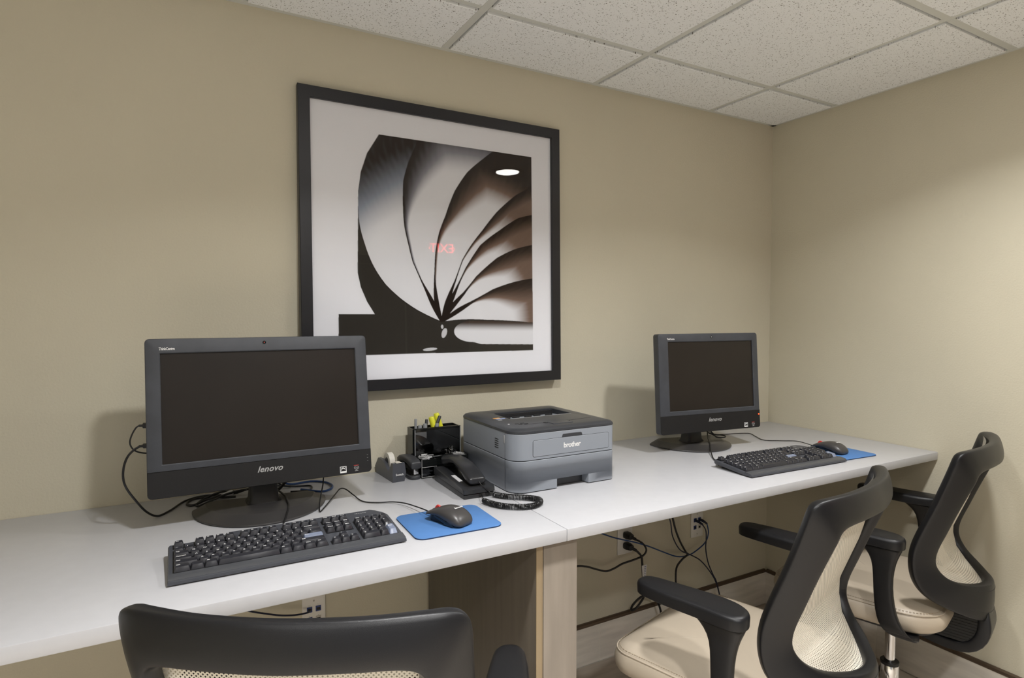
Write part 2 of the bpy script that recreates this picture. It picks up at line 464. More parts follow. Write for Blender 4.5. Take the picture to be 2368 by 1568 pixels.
# doors and sign on the wall behind the camera (seen in the picture glass)
def door(n, x0, x1):
    root = bpy.data.objects.new('door_%d' % n, None); COL.objects.link(root); tag(root, kind='structure')
    y = YF + 0.002; H = 1.93
    box('door_leaf', x0, x1, y, y + 0.03, 0.01, H, DOORD, root, bev=0.002)
    for (z0, z1) in ((0.2, 0.85), (1.0, 1.78)):
        bm = bmesh.new()
        for a, b, c, d in ((x0 + 0.1, x0 + 0.125, z0, z1), (x1 - 0.125, x1 - 0.1, z0, z1), (x0 + 0.1, x1 - 0.1, z0, z0 + 0.025), (x0 + 0.1, x1 - 0.1, z1 - 0.025, z1)):
            add_box(bm, a, b, y + 0.03, y + 0.042, c, d)
        finish(bm, 'panel_moulding', DOORD, root)
    for a, b, c, d in ((x0 - 0.07, x0 - 0.005, 0, H + 0.07), (x1 + 0.005, x1 + 0.07, 0, H + 0.07), (x0 - 0.07, x1 + 0.07, H + 0.006, H + 0.08)):
        box('door_casing', a, b, y, y + 0.02, c, d, DOORD, root, bev=0.003)
    bm = bmesh.new(); lathe(bm, [(0.012, 0.03), (0.012, 0.06), (0.026, 0.07), (0.028, 0.085), (0.018, 0.098), (0.001, 0.1)], 20, c=(x0 + 0.06, y, 1.0), axis='y'); finish(bm, 'door_handle', STEEL, root)
door(1, -1.42, -0.70); door(2, -0.54, -0.06)
t = thing('exit_sign', 'exit sign with glowing red letters, mirrored in the picture glass', 'sign', (-0.265, YF + 0.003, 2.10))
box('housing', -0.155, 0.155, 0, 0.028, -0.095, 0.095, EXITW, t, bev=0.004)
text('letters', 'EXIT', 0.118, EXITR, t, (0.0, 0.0295, 0.0), rot=(PI / 2, 0, PI), bold=0.0008, space=1.0)
for s in (-1, 1):
    bm = bmesh.new(); P = [(s * 0.112, 0.018), (s * 0.128, 0.0), (s * 0.112, -0.018)]
    tube(bm, [(x, 0.031, z) for x, z in P], 0.0035, 6); finish(bm, 'arrow', EXITR, t)

# ================================================================== COUNTER
ZD = 0.869; DT = 0.029; YD = -0.7274; XS = -1.6425
def slab(x0, x1, lab):
    bm = bmesh.new(); add_box(bm, x0, x1, YD, -0.001, ZD - DT, ZD); bevel_all(bm, 0.0022, 2)
    return tag(finish(bm, 'countertop', QUARTZ), lab, 'counter', 'white countertop slabs')
slab(XL + 0.002, XS - 0.0006, 'white quartz countertop slab, the nearer one left of the seam')
slab(XS + 0.0006, -0.0015, 'white quartz countertop slab, the farther one from the seam to the right wall')
t = thing('support_panel', 'grey wood laminate leg under the countertop seam', 'desk leg', (0, 0, 0))
zt = ZD - DT - 0.001
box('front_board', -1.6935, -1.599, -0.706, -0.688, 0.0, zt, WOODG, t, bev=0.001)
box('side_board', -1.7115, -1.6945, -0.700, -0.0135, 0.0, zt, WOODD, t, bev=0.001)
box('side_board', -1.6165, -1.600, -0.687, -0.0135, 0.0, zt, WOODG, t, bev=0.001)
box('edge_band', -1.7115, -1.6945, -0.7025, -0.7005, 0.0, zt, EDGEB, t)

# ================================================================== FRAMED PICTURE
import numpy as np
pic = thing('framed_picture', 'large black framed print of a cut shell with a wide white mat', 'picture', (-1.656, -0.040, 1.133), (-0.0175, 0, 0))
FW, FH, RW = 0.456, 0.911, 0.0345
def rail(pts):   # pts: outer a, outer b, inner b, inner a  (x,z)
    (ax, az), (bx, bz), (cx, cz), (dx, dz) = pts
    bm = bmesh.new()
    def L(y, k):
        q = []
        for (ox, oz), (ix, iz) in (((ax, az), (dx, dz)), ((bx, bz), (cx, cz))):
            q.append(((ox + (ix - ox) * k, y, oz + (iz - oz) * k), (ix + (ox - ix) * k * 0.6, y, iz + (oz - iz) * k * 0.6)))
        return [q[0][0], q[1][0], q[1][1], q[0][1]]
    stack(bm, [L(0.03, 0), L(0.0015, 0), L(0.0, 0.05)])
    finish(bm, 'frame_rail', FRAMEB, pic, smooth=False)
a, b, c, d = (-FW, 0), (FW, 0), (FW, FH), (-FW, FH)
ai, bi, ci, di = (-FW + RW, RW), (FW - RW, RW), (FW - RW, FH - RW), (-FW + RW, FH - RW)
rail((a, b, bi, ai)); rail((b, c, ci, bi)); rail((c, d, di, ci)); rail((d, a, ai, di))
box('backing_board', -FW + 0.01, FW - 0.01, 0.022, 0.028, 0.01, FH - 0.01, CREAMW, pic)

# print: colours of a fan shaped shell section, worked out point by point
GW, GH = FW - RW, FH - 2 * RW          # half width, height of the visible sheet
# homography from picture plane (s right 0..1, t down 0..1) to drawing units
Hsrc = [(103, 125), (1252, 318), (1258, 1424), (124, 1490)]
def homog(src, dst):
    A = []
    for (x, y), (u, v) in zip(src, dst):
        A.append([x, y, 1, 0, 0, 0, -u * x, -u * y, -u]); A.append([0, 0, 0, x, y, 1, -v * x, -v * y, -v])
    return np.linalg.svd(np.array(A, float))[2][-1].reshape(3, 3)
HH = homog([(0, 0), (1, 0), (1, 1), (0, 1)], Hsrc)
def todraw(s, tt):
    q = HH @ np.array([s.ravel(), tt.ravel(), np.ones(s.size)]); return (q[0] / q[2]).reshape(s.shape), (q[1] / q[2]).reshape(s.shape)
NX, NY = 1200, 1240
sg, tg = np.meshgrid(np.linspace(0, 1, NX), np.linspace(0, 1, NY))
X, Y = todraw(sg, tg)
hub = (735.0, 1195.0)
EDG = [
 [(437, 300), (380, 390), (350, 480), (338, 570), (337, 660), (345, 740), (370, 830), (410, 930), (470, 1020), (540, 1085), (620, 1140), (700, 1180)],
 [(640, 300), (620, 345), (580, 430), (555, 520), (553, 620), (560, 740), (580, 830), (600, 910), (640, 1000), (690, 1100)],
 [(1040, 345), (990, 375), (930, 420), (860, 480), (800, 570), (755, 690), (725, 770), (708, 860), (704, 950), (705, 1040), (715, 1120)],
 [(1230, 520), (1163, 552), (1090, 590), (1000, 670), (930, 760), (870, 840), (835, 900), (800, 1000), (760, 1110)],
 [(1230, 672), (1164, 685), (1100, 700), (1010, 760), (920, 830), (850, 940), (800, 1050), (755, 1150)],
 [(1230, 820), (1165, 828), (1080, 850), (1000, 890), (900, 980), (840, 1060), (780, 1130)],
 [(1230, 982), (1166, 988), (1080, 1005), (980, 1040), (880, 1100), (800, 1150)],
 [(1230, 1203), (1168, 1199), (1100, 1192), (950, 1186), (800, 1187)]]
Rr = np.hypot(X - hub[0], Y - hub[1]) + 1e-6
Th = np.arctan2(hub[1] - Y, X - hub[0])
Th = np.where(Th < -PI / 2, Th + 2 * PI, Th)
TH = []
for e in EDG:
    r = np.array([math.hypot(x - hub[0], y - hub[1]) for x, y in e]); th = np.array([math.atan2(hub[1] - y, x - hub[0]) for x, y in e])
    k = np.argsort(r); r, th = r[k], th[k]
    ti = np.interp(Rr, r, th)
    sl = (th[-1] - th[-2]) / (r[-1] - r[-2]); ti = np.where(Rr > r[-1], th[-1] + sl * (Rr - r[-1]), ti)
    TH.append(ti)
white = np.array([0.83, 0.84, 0.88]); black = np.array([0.024, 0.0215, 0.018]); brown = np.array([0.085, 0.058, 0.045]); blue = np.array([0.30, 0.34, 0.42])  # black is lifted: the door reflection in the glass is painted in
mat_c = np.array([0.92, 0.93, 0.98])
img = np.zeros(X.shape + (3,)); img[:] = black * 1.6
def sm(a, b, v): q = np.clip((v - a) / (b - a), 0, 1); return q * q * (3 - 2 * q)
RB = [(590, 900), (560, 900), (430, 760), (330, 620), (280, 520), (240, 460), (200, 430)]
for i in range(7):
    m = (Th <= TH[i]) & (Th > TH[i + 1])
    s = np.clip((TH[i] - Th) / np.maximum(TH[i] - TH[i + 1], 1e-3), 0, 1)
    r0, r1 = RB[i]
    w = sm(r0 * 0.80, r1, Rr)                               # outer part goes dark
    reach = (0.10 + 0.9 * w)
    d = (1 - sm(0, 1, s / reach)) * sm(r0 * 0.15, r0 * 0.75, Rr)  # dark along the leading blade, wider outside
    d = np.maximum(d, sm(0.78, 1.02, Rr / r1) * (0.55 if i > 2 else 1.0))
    if i == 0: d = np.maximum(sm(520, 880, Rr + 40 * (1 - s)), 0)
    d = np.clip(d * (1 + 0.025 * np.sin(Th * 150 + 2.0 * np.sin(Rr * 0.02)) * np.sin(Th * 37 + Rr * 0.03)), 0, 1)
    mid = blue if i < 1 else (brown * 2.6 if i > 1 else blue * 0.7 + brown)
    colr = np.where(d[..., None] < 0.5, white + (mid - white) * (d[..., None] * 2), mid + (brown * 0.30 - mid) * (d[..., None] * 2 - 1))
    # pale halo arc inside the chamber
    arc = np.exp(-((Rr - r0 * 0.93) / 16) ** 2) * 0.04 * (1 - d)
    colr = colr + arc[..., None] * np.array([0.5, 0.5, 0.5])
    img[m] = np.clip(colr[m], 0, 0.9)
# thin dark blade lines
for i, ti in enumerate(TH):
    ln = np.abs(Th - ti) * Rr < (2.2 + 9.0 * np.exp(-((Rr - 90) / 90.0) ** 2)) if 0 < i < 7 else np.abs(Th - ti) * Rr < 2.0
    img[ln & (Rr < 1000) & (Y < 1196)] = brown * 0.25
# lower right lip: dark band fading to pale, black under
low = (Th <= TH[7]) & (X > 735)
img[low] = black * 1.6
cx, cy = 1010.0, 1250.0
lip = (X > 795) & (Y > 1188) & (Y < 1310) & (((X - 880) / 85) ** 2 + ((Y - 1240) / 50) ** 2 < 1) | ((X > 880) & (Y > 1189 + (X - 880) * 0.02) & (Y < 1290 + 10 * sm(880, 930, X)))
lc = sm(1195, 1240, Y)[..., None]
lipc = brown * 0.8 + (white - brown * 0.8) * lc
img[lip & (X < 1170)] = lipc[lip & (X < 1170)]
for (bx, by, rx, ry, ang) in ((748, 1248, 12, 24, 0.3), (680, 1326, 34, 7, -0.1), (738, 1218, 6, 10, 0)):
    q = ((X - bx) * math.cos(ang) + (Y - by) * math.sin(ang)) / rx; q2 = (-(X - bx) * math.sin(ang) + (Y - by) * math.cos(ang)) / ry
    img[q * q + q2 * q2 < 1] = white * 0.8
# mat around the cut outline
ledge = np.interp(Y, [300, 390, 480, 570, 660, 690, 960, 1030, 1100, 1160], [437, 380, 350, 338, 337, 337, 335, 350, 380, 417])
topy = 300 + (X - 437) * (407 - 300) / (1163 - 437)
inside = (X > np.where(Y < 1160, ledge, 244)) & (X < 1163 + (Y - 407) * 0.008) & (Y > topy) & (Y < 1360 - (X - 244) * 0.035)
img[~inside] = mat_c
img = img.reshape(NY // 2, 2, NX // 2, 2, 3).mean((1, 3)); NX //= 2; NY //= 2
sg, tg = np.meshgrid(np.linspace(0, 1, NX), np.linspace(0, 1, NY))
verts = np.stack([(-GW + sg * 2 * GW), np.full(sg.shape, 0.0), (FH - RW - tg * GH)], -1).reshape(-1, 3)
idx = np.arange(NX * NY).reshape(NY, NX)
faces = np.stack([idx[:-1, :-1], idx[1:, :-1], idx[1:, 1:], idx[:-1, 1:]], -1).reshape(-1, 4)
me = bpy.data.meshes.new('print'); me.from_pydata(verts.tolist(), [], faces.tolist())
ca = me.color_attributes.new('Col', 'FLOAT_COLOR', 'POINT')
ca.data.foreach_set('color', np.concatenate([img.reshape(-1, 3), np.ones((NX * NY, 1))], 1).ravel().astype(np.float32))
po = link('print', me, PRINT, pic, (0, 0.0115, 0)); tag(po, 'black and white shell print inside a white mat')
box('glass', -GW - 0.004, GW + 0.004, 0.006, 0.008, RW - 0.004, FH - RW + 0.004, GLASS, pic)

# ================================================================== MONITORS
def d_shape(ax, ay, n=28):
    pts = [(ax * 0.90, ay * 0.10), (ax * 0.90 * -1, ay * 0.10)]
    pts += [(-ax * math.cos(PI * k / n), -ay * math.sin(PI * k / n)) for k in range(n + 1)]
    return pts[::1]
def monitor(lab, base, byaw, P, Wd, Hd, sx0, sx1, sz0, sz1, seam, led, tcx, grp='all in one computers'):
    t = thing('monitor', lab, 'computer', (base[0], base[1], ZD), (0, 0, 0), grp)
    # stand base
    out = d_shape(0.162, 0.178)
    out = out[::-1]
    area = sum(out[i][0] * out[(i + 1) % len(out)][1] - out[(i + 1) % len(out)][0] * out[i][1] for i in range(len(out)))
    if area < 0: out = out[::-1]
    def sc(k, ky): return [(x * k, y * ky + (0.0 if y < 0 else 0.0)) for x, y in out]
    bm = bmesh.new()
    loops = [[(x, y, 0.0005) for x, y in sc(0.99, 0.99)], [(x, y, 0.004) for x, y in sc(1, 1)], [(x, y, 0.006) for x, y in sc(0.995, 0.995)],
             [(x, y, 0.0195) for x, y in sc(0.82, 0.78)], [(x, y, 0.0205) for x, y in sc(0.81, 0.765)], [(x, y, 0.0210) for x, y in sc(0.5, 0.48)]]
    stack(bm, loops); finish(bm, 'stand_base', BASEP, t, ang=25, rot=(0, 0, byaw))
    # neck
    px, py, pz, yaw, tilt = P
    bm = bmesh.new()
    nx = base[2] - base[0]; ny = base[3] - base[1]
    sweep(bm, [((nx, ny, 0.018), (0.044, 0, 0), (0, 0.034, 0)), ((nx, ny, 0.03), (0.036, 0, 0), (0, 0.026, 0)), ((nx, ny, 0.05), (0.034, 0, 0), (0, 0.024, 0)), ((nx, ny + 0.012, 0.20), (0.034, 0, 0), (0, 0.020, 0))], 24, 0.35)
    finish(bm, 'stand_neck', CHAIRD, t)
    # panel pivot
    pv = pivot('display', t, (px - base[0], py - base[1], pz - ZD), (tilt, 0, yaw))
    hw = Wd / 2
    ro = rrect(-hw, hw, 0, Hd, 0.010, 4); hole = rrect(sx0, sx1, sz0, sz1, 0.0008, 4)
    # front face with opening: rings
    def ring(pts, y): return [(x, y, z) for x, z in pts]
    n = len(ro)
    bm = bmesh.new()
    stack(bm, [ring(inset(ro, 0.012), 0.040), ring(ro, 0.030), ring(ro, 0.0025), ring(inset(ro, 0.0012), 0.0007), ring(inset(ro, 0.003), 0.0), ring(inset(hole, -0.002), 0.0), ring(hole, 0.0015), ring(hole, 0.006)], cap0=True, cap1=False)
    finish(bm, 'bezel', BEZEL, pv, ang=30)
    bm = bmesh.new()
    prism(bm, rrect(-hw * 0.86, hw * 0.86, 0.03, Hd - 0.03, 0.02, 5), 0, 0.022, 0.006)
    finish(bm, 'rear_housing', CHAIRP, pv, loc=(0, 0.062, 0), rot=(PI / 2, 0, 0))
    box('screen', sx0 - 0.001, sx1 + 0.001, 0.0045, 0.0075, sz0 - 0.001, sz1 + 0.001, SCREEN, pv)
    # chin
    bm = bmesh.new()
    q = rrect(-hw + 0.0002, hw - 0.0002, 0.0002, seam, [0.0008, 0.0008, 0.010, 0.010], 4)
    stack(bm, [ring(q, 0.004), ring(q, 0.0004), ring(inset(q, 0.0015), -0.0014)]); finish(bm, 'lower_panel', CHIN, pv, ang=30)
    mid = (sx0 + sx1) / 2
    text('brand_logo', 'lenovo', 0.0205, GREYP, pv, (mid + 0.003, -0.0018, seam * 0.64), shear=0.35, bold=0.0004, space=1.05)
    mb = text('model_badge', 'ThinkCentre', 0.0085, WHITEP, pv, (tcx + 0.0155, -0.0012, sz1 + 0.0105), bold=0.0002); mb.scale = (0.74, 1.1, 1)
    bm = bmesh.new(); lathe(bm, [(0.0042, 0.0), (0.0042, -0.0012), (0.003, -0.0014), (0.0028, -0.0004), (0.0005, -0.0002)], 16, c=(mid, 0, Hd - 0.0135), axis='y'); finish(bm, 'webcam', BLACKG, pv)
    bm = bmesh.new(); lathe(bm, [(0.0012, 0.0), (0.0012, -0.001), (0.0002, -0.0012)], 10, c=(mid, -0.0004, Hd - 0.0135), axis='y'); finish(bm, 'webcam_lens', REDP if led is None else WHITEP, pv)
    # stickers lower right
    ex = sx1 - 0.045
    st = box('energy_sticker', ex - 0.0085, ex + 0.0085, -0.0020, -0.0014, 0.0055, 0.0225, WHITEP, pv, bev=0.0002, seg=1)
    box('sticker_print', ex - 0.0072, ex + 0.0072, -0.00225, -0.0021, 0.0105, 0.0212, CHIN, st)
    bm = bmesh.new(); tube(bm, catmull([(ex - 0.0065, -0.0024, 0.0125), (ex - 0.002, -0.0024, 0.0175), (ex + 0.003, -0.0024, 0.0165), (ex + 0.006, -0.0024, 0.0195)], 5), 0.0008, 5)
    tube(bm, catmull([(ex - 0.006, -0.0024, 0.0175), (ex, -0.0024, 0.0195), (ex + 0.0055, -0.0024, 0.0135)], 5), 0.0006, 5); finish(bm, 'sticker_star', WHITEP, st)
    ex2 = sx1 - 0.010
    bm = bmesh.new(); tube(bm, [(ex2 + 0.0062 * math.cos(a_), -0.0018, 0.0155 + 0.0042 * math.sin(a_)) for a_ in [2 * PI * k / 20 for k in range(21)]], 0.0005, 5)
    add_box(bm, ex2 - 0.0045, ex2 + 0.0045, -0.0020, -0.0015, 0.0068, 0.0078); add_box(bm, ex2 - 0.002, ex2 + 0.002, -0.0020, -0.0015, 0.0090, 0.0098)
    s2 = finish(bm, 'processor_sticker', GREYP, pv)
    text('sticker_text', 'intel', 0.0052, GREYP, pv, (ex2, -0.0019, 0.0155))
    box('sticker_band', ex2 - 0.007, ex2 + 0.006, -0.0020, -0.0015, 0.0212, 0.0222, REDP, pv)
    if led:
        bm = bmesh.new(); lathe(bm, [(0.0026, 0.0), (0.0024, -0.0008), (0.0004, -0.0012)], 12, c=(led[0], -0.0014, led[1]), axis='y'); finish(bm, 'power_light', LEDR, pv)
    else:
        bm = bmesh.new()
        for k in range(3): add_box(bm, hw - 0.012, hw - 0.009, -0.0017, -0.0013, 0.030 + k * 0.008, 0.0306 + k * 0.008)
        finish(bm, 'button_marks', GREYP, pv)
    return t, pv
monitor('black all-in-one computer at the left with a wide dark screen, by the picture', (-2.245, -0.185, -2.243, -0.212), -0.08, (-2.2373, -0.287, 0.947, 0.012, -0.133), 0.52, 0.37,
        -0.229, 0.2285, 0.0768, 0.335, 0.062, None, -0.2305)
monitor('smaller black all-in-one computer near the wall corner with a red power light', (-0.690, -0.160, -0.716, -0.212), -0.20, (-0.703, -0.305, 0.94, -0.13, -0.072), 0.455, 0.363,
        -0.185, 0.202, 0.082, 0.333, 0.067, (0.2205, 0.0510), -0.190)

# ================================================================== KEYBOARDS
def keycap(wu):
    """one key, wu units wide, base at z 0"""
    P = 0.01905; hx = wu * P / 2 - 0.0004; bm = bmesh.new()
    b = rrect(-hx, hx, -0.0091, 0.0091, 0.0014, 2); tp = rrect(-hx + 0.0022, hx - 0.0022, -0.0058, 0.0074, 0.0018, 2); tm = rrect(-hx + 0.0026, hx - 0.0026, -0.0054, 0.0070, 0.0016, 2)
    dish = rrect(-hx + 0.0048, hx - 0.0048, -0.0034, 0.0052, 0.0010, 2)
    stack(bm, [[(x, y, 0) for x, y in b], [(x, y, 0.0082) for x, y in tp], [(x, y, 0.0087) for x, y in tm], [(x, y, 0.0080) for x, y in dish]], cap0=False)
    bmesh.ops.recalc_face_normals(bm, faces=bm.faces)
    me = bpy.data.meshes.new('key')
    for f in bm.faces: f.smooth = True
    for e in bm.edges:
        if len(e.link_faces) == 2 and e.calc_face_angle(0) > math.radians(40): e.smooth = False
    bm.to_mesh(me); bm.free(); me.materials.append(KEYM); return me
KM = {}
def kmesh(wu, blue=False, tall=False):
    k = (wu, blue, tall)
    if k not in KM:
        me = keycap(wu)
        if blue: me.materials.clear(); me.materials.append(KEYB)
        KM[k] = me
    return KM[k]
P = 0.01905
rows = []   # (y, [(x centre units, width, legend, blue)])
def seq(x0, items):
    out = []
    for it in items:
        wd, lg = it[0], it[1]
        out.append((x0 + wd / 2, wd, lg, len(it) > 2)); x0 += wd
    return out
R0 = [seq(0, [(1, 'Esc')]), seq(2, [(1, 'F1'), (1, 'F2'), (1, 'F3'), (1, 'F4')]), seq(6.5, [(1, 'F5'), (1, 'F6'), (1, 'F7'), (1, 'F8')]), seq(11, [(1, 'F9'), (1, 'F10'), (1, 'F11'), (1, 'F12')]), seq(15.5, [(1, 'Print'), (1, 'Scroll'), (1, 'Pause')])]
R1 = seq(0, [(1, '~'), (1, '1'), (1, '2'), (1, '3'), (1, '4'), (1, '5'), (1, '6'), (1, '7'), (1, '8'), (1, '9'), (1, '0'), (1, '-'), (1, '='), (2, 'Backspace')])
R2 = seq(0, [(1.5, 'Tab'), (1, 'Q'), (1, 'W'), (1, 'E'), (1, 'R'), (1, 'T'), (1, 'Y'), (1, 'U'), (1, 'I'), (1, 'O'), (1, 'P'), (1, '['), (1, ']'), (1.5, '\\')])
R3 = seq(0, [(1.75, 'Caps Lock'), (1, 'A'), (1, 'S'), (1, 'D'), (1, 'F'), (1, 'G'), (1, 'H'), (1, 'J'), (1, 'K'), (1, 'L'), (1, ';'), (1, "'"), (2.25, 'Enter', 1)])
R4 = seq(0, [(2.25, 'Shift'), (1, 'Z'), (1, 'X'), (1, 'C'), (1, 'V'), (1, 'B'), (1, 'N'), (1, 'M'), (1, ','), (1, '.'), (1, '/'), (2.75, 'Shift')])
R5 = seq(0, [(1.5, 'Ctrl'), (1.25, ''), (1.25, 'Alt'), (6, ''), (1.25, 'Alt'), (1.25, ''), (1.25, 'Menu'), (1.25, 'Ctrl')])
nav = 15.5; npd = 19.0
R1n = seq(nav, [(1, 'Insert'), (1, 'Home'), (1, 'PgUp')]) + seq(npd, [(1, 'Num'), (1, '/'), (1, '*'), (1, '-')])
R2n = seq(nav, [(1, 'Delete'), (1, 'End'), (1, 'PgDn')]) + seq(npd, [(1, '7'), (1, '8'), (1, '9')])
R3n = seq(npd, [(1, '4'), (1, '5'), (1, '6')])
R4n = seq(nav + 1, [(1, '^')]) + seq(npd, [(1, '1'), (1, '2'), (1, '3')])
R5n = seq(nav, [(1, '<'), (1, 'v'), (1, '>')]) + seq(npd, [(2, '0'), (1, '.')])
KBT = 0.100  # tilt of the key deck
def keyboard(lab, loc, yaw, lift):
    t = thing('keyboard', lab, 'keyboard', loc, (0, 0, yaw), 'computer keyboards')
    hw = 0.229
    # profile (y, z): front lip, palm strip, deck, rear
    z = lambda y: 0.0135 + (y + 0.058) * KBT + lift * 0
    outline = [(-hw, -0.086), (-hw, 0.062), (-hw + 0.004, 0.066), (-hw + 0.090, 0.066), (-hw + 0.112, 0.088), (hw - 0.035, 0.088), (hw - 0.016, 0.080), (hw, 0.050), (hw, -0.086)]
    outline = outline[::-1]
    # shell as a wedge: bottom outline and top outline following the slope
    bm = bmesh.new()
    def Z(y, k):
        if y < -0.080: return 0.0075
        return z(y)
    ys_ = [-0.088, -0.084, -0.058, -0.0565, 0.04, 0.062, 0.066, 0.088]
    # body built from strips across x for each y station
    st = []
    for (y_, zz, x0, x1) in ((-0.0890, 0.0060, -hw, hw), (-0.0880, 0.0090, -hw, hw), (-0.0862, 0.0100, -hw, hw), (-0.0850, 0.0102, -hw, hw), (-0.0600, z(-0.060) - 0.0002, -hw, hw), (-0.0585, z(-0.058) - 0.0002, -hw, hw),
                            (0.045, z(0.045), -hw, hw), (0.060, z(0.060), -hw, hw - 0.006), (0.0655, z(0.0655), -hw + 0.002, hw - 0.010)):
        st.append([(x0, y_, 0.003 + max(0, (y_ + 0.06)) * 0.085), (x0, y_, zz - 0.0015), (x0 + 0.0015, y_, zz), (x1 - 0.0015, y_, zz), (x1, y_, zz - 0.0015), (x1, y_, 0.003 + max(0, (y_ + 0.06)) * 0.085)])
    stack(bm, st); 
    o_ = finish(bm, 'shell', [KBODY], t, ang=25)
    bm = bmesh.new()
    st = []
    for (y_, x0, x1) in ((0.0645, -hw + 0.090, hw - 0.010), (0.078, -hw + 0.107, hw - 0.020), (0.086, -hw + 0.114, hw - 0.032), (0.088, -hw + 0.120, hw - 0.040)):
        zz = z(y_) - (0.004 if y_ > 0.087 else 0)
        st.append([(x0, y_, 0.012), (x0, y_, zz - 0.001), (x0 + 0.0015, y_, zz), (x1 - 0.0015, y_, zz), (x1, y_, zz - 0.001), (x1, y_, 0.012)])
    stack(bm, st); finish(bm, 'rear_deck', KBODY, t, ang=30)
    # palm strip
    bm = bmesh.new(); stack(bm, [[(s * (hw - 0.0006), y_, zz) for s in (-1, 1)] + [(s * (hw - 0.0006), y_, zz - 0.002) for s in (1, -1)] for y_, zz in ((-0.0850, 0.0106), (-0.0835, 0.0116), (-0.072, 0.0134), (-0.0615, z(-0.0615) + 0.0014), (-0.0608, z(-0.0608) + 0.0003))])
    finish(bm, 'palm_strip', KPALM, t, ang=30)
    # dark wells under the key groups
    bm = bmesh.new()
    XK = -0.2190
    def well(u0, u1, y0, y1):
        x0, x1 = XK + u0 * P - 0.0015, XK + u1 * P + 0.0015
        stack(bm, [[(x0, y0, z(y0) + h), (x1, y0, z(y0) + h), (x1, y1, z(y1) + h), (x0, y1, z(y1) + h)] for h in (-0.002, 0.0006)])
    yR = [0.049, 0.020, 0.001, -0.018, -0.037, -0.056 + 0.001]
    yR = [0.0500, 0.0215, 0.0025, -0.0165, -0.0355, -0.0500]
    yR = [0.0530, 0.0255, 0.00645, -0.0126, -0.03165, -0.0507]
    well(0, 15, -0.0602, yR[1] + 0.0095)
    for g in R0: well(g[0][0] - 0.5, g[-1][0] + 0.5, yR[0] - 0.0095, yR[0] + 0.0095)
    well(nav, nav + 3, yR[2] - 0.0095, yR[1] + 0.0095); well(nav, nav + 3, yR[5] - 0.0095, yR[5] + 0.0095); well(nav + 1, nav + 2, yR[5], yR[4] + 0.0095)
    well(npd, npd + 4, yR[5] - 0.0095, yR[1] + 0.0095)
    finish(bm, 'key_well', DARK, t, smooth=False)
    legs = []
    def put(xu, wd, y_, lg, blue=False, sy=1.0, curve=0.0):
        k = bpy.data.objects.new('key', kmesh(wd, blue)); COL.objects.link(k); k.parent = t
        k.location = (XK + xu * P, y_, z(y_) + 0.0007 + curve); k.rotation_euler = (math.atan(KBT) - curve * 20, 0, 0); k.scale = (1, sy, 1)
        if blue: k['label'] = 'blue grey enter key'
        if lg: legs.append((lg, XK + xu * P - wd * P / 2 + 0.0045, y_ + 0.0035 * sy, z(y_) + 0.0096 + curve))
    cv = [0.0016, 0.0012, 0.0005, 0.0, 0.0002, 0.0006]
    for g in R0:
        for xu, wd, lg, bl in g: put(xu, wd, yR[0], lg, bl, 1, cv[0])
    for r_, row_ in enumerate((R1 + R1n, R2 + R2n, R3 + R3n, R4 + R4n, R5 + R5n)):
        for xu, wd, lg, bl in row_: put(xu, wd, yR[r_ + 1], lg, bl, 1, cv[r_ + 1])
    put(npd + 3.5, 1, (yR[2] + yR[3]) / 2, '+', False, 2.04, 0.0003)
    put(npd + 3.5, 1, (yR[4] + yR[5]) / 2, 'Enter', True, 2.04, 0.0003)
    # printed legends, one sheet of small marks
    bm = bmesh.new()
    for lg, x_, y_, z_ in legs:
        s_ = 0.0066 if len(lg) == 1 else 0.0040
        me = text_mesh(lg, s_, align='LEFT', bold=0.0002)
        me.transform(Matrix.Translation((x_, y_, z_)) @ Matrix.Rotation(math.atan(KBT), 4, 'X'))
        bm.from_mesh(me); bpy.data.meshes.remove(me)
    lo = finish(bm, 'key_legends', WHITEP, t, smooth=False); tag(lo, 'small white letters printed on the keys', kind='stuff')
    text('brand_print', 'lenovo', 0.0062, WHITEP, t, (0.170, 0.0745, z(0.0745) + 0.0004), rot=(math.atan(KBT), 0, 0), shear=0.3, space=1.6)
    for s in (-1, 1):
        bm = bmesh.new(); prism(bm, rrect(-0.012, 0.012, -0.005, 0.005, 0.002, 2), 0.0, 0.017); finish(bm, 'foot', CHAIRD, t, loc=(s * 0.195, 0.048, 0))
        box('rubber_pad', s * 0.195 - 0.012, s * 0.195 + 0.012, -0.078, -0.070, 0.0, 0.0045, CHAIRD, t)
    return t
keyboard('black keyboard with white legends in front of the nearer, left computer', (-2.227, -0.5335, ZD), 0.0, 0)
keyboard('black keyboard in front of the smaller computer by the wall corner', (-0.668, -0.560, ZD), -0.035, 0)

# ================================================================== MICE AND PADS
def mousepad(lab, loc, yaw, grp='blue mouse pads'):
    t = thing('mouse_pad', lab, 'mouse pad', loc, (0, 0, yaw), grp)
    pts = rrect(-0.1075, 0.1075, -0.0885, 0.0885, 0.022, 8)
    bm = bmesh.new(); stack(bm, [[(x, y, 0.0002) for x, y in pts], [(x, y, 0.0028) for x, y in pts]]); finish(bm, 'rubber_backing', PADE, t, ang=30)
    bm = bmesh.new(); p2 = inset(pts, 0.0005); stack(bm, [[(x, y, 0.0028) for x, y in pts], [(x, y, 0.0034) for x, y in pts], [(x, y, 0.0038) for x, y in p2]]); finish(bm, 'cloth_top', PADB, t, ang=50)
    return t
mousepad('blue cloth mouse pad between the nearer keyboard and the telephone', (-1.866, -0.545, ZD), -0.03)
mousepad('blue cloth mouse pad at the right end of the counter, partly under a keyboard', (-0.352, -0.560, ZD), -0.06)
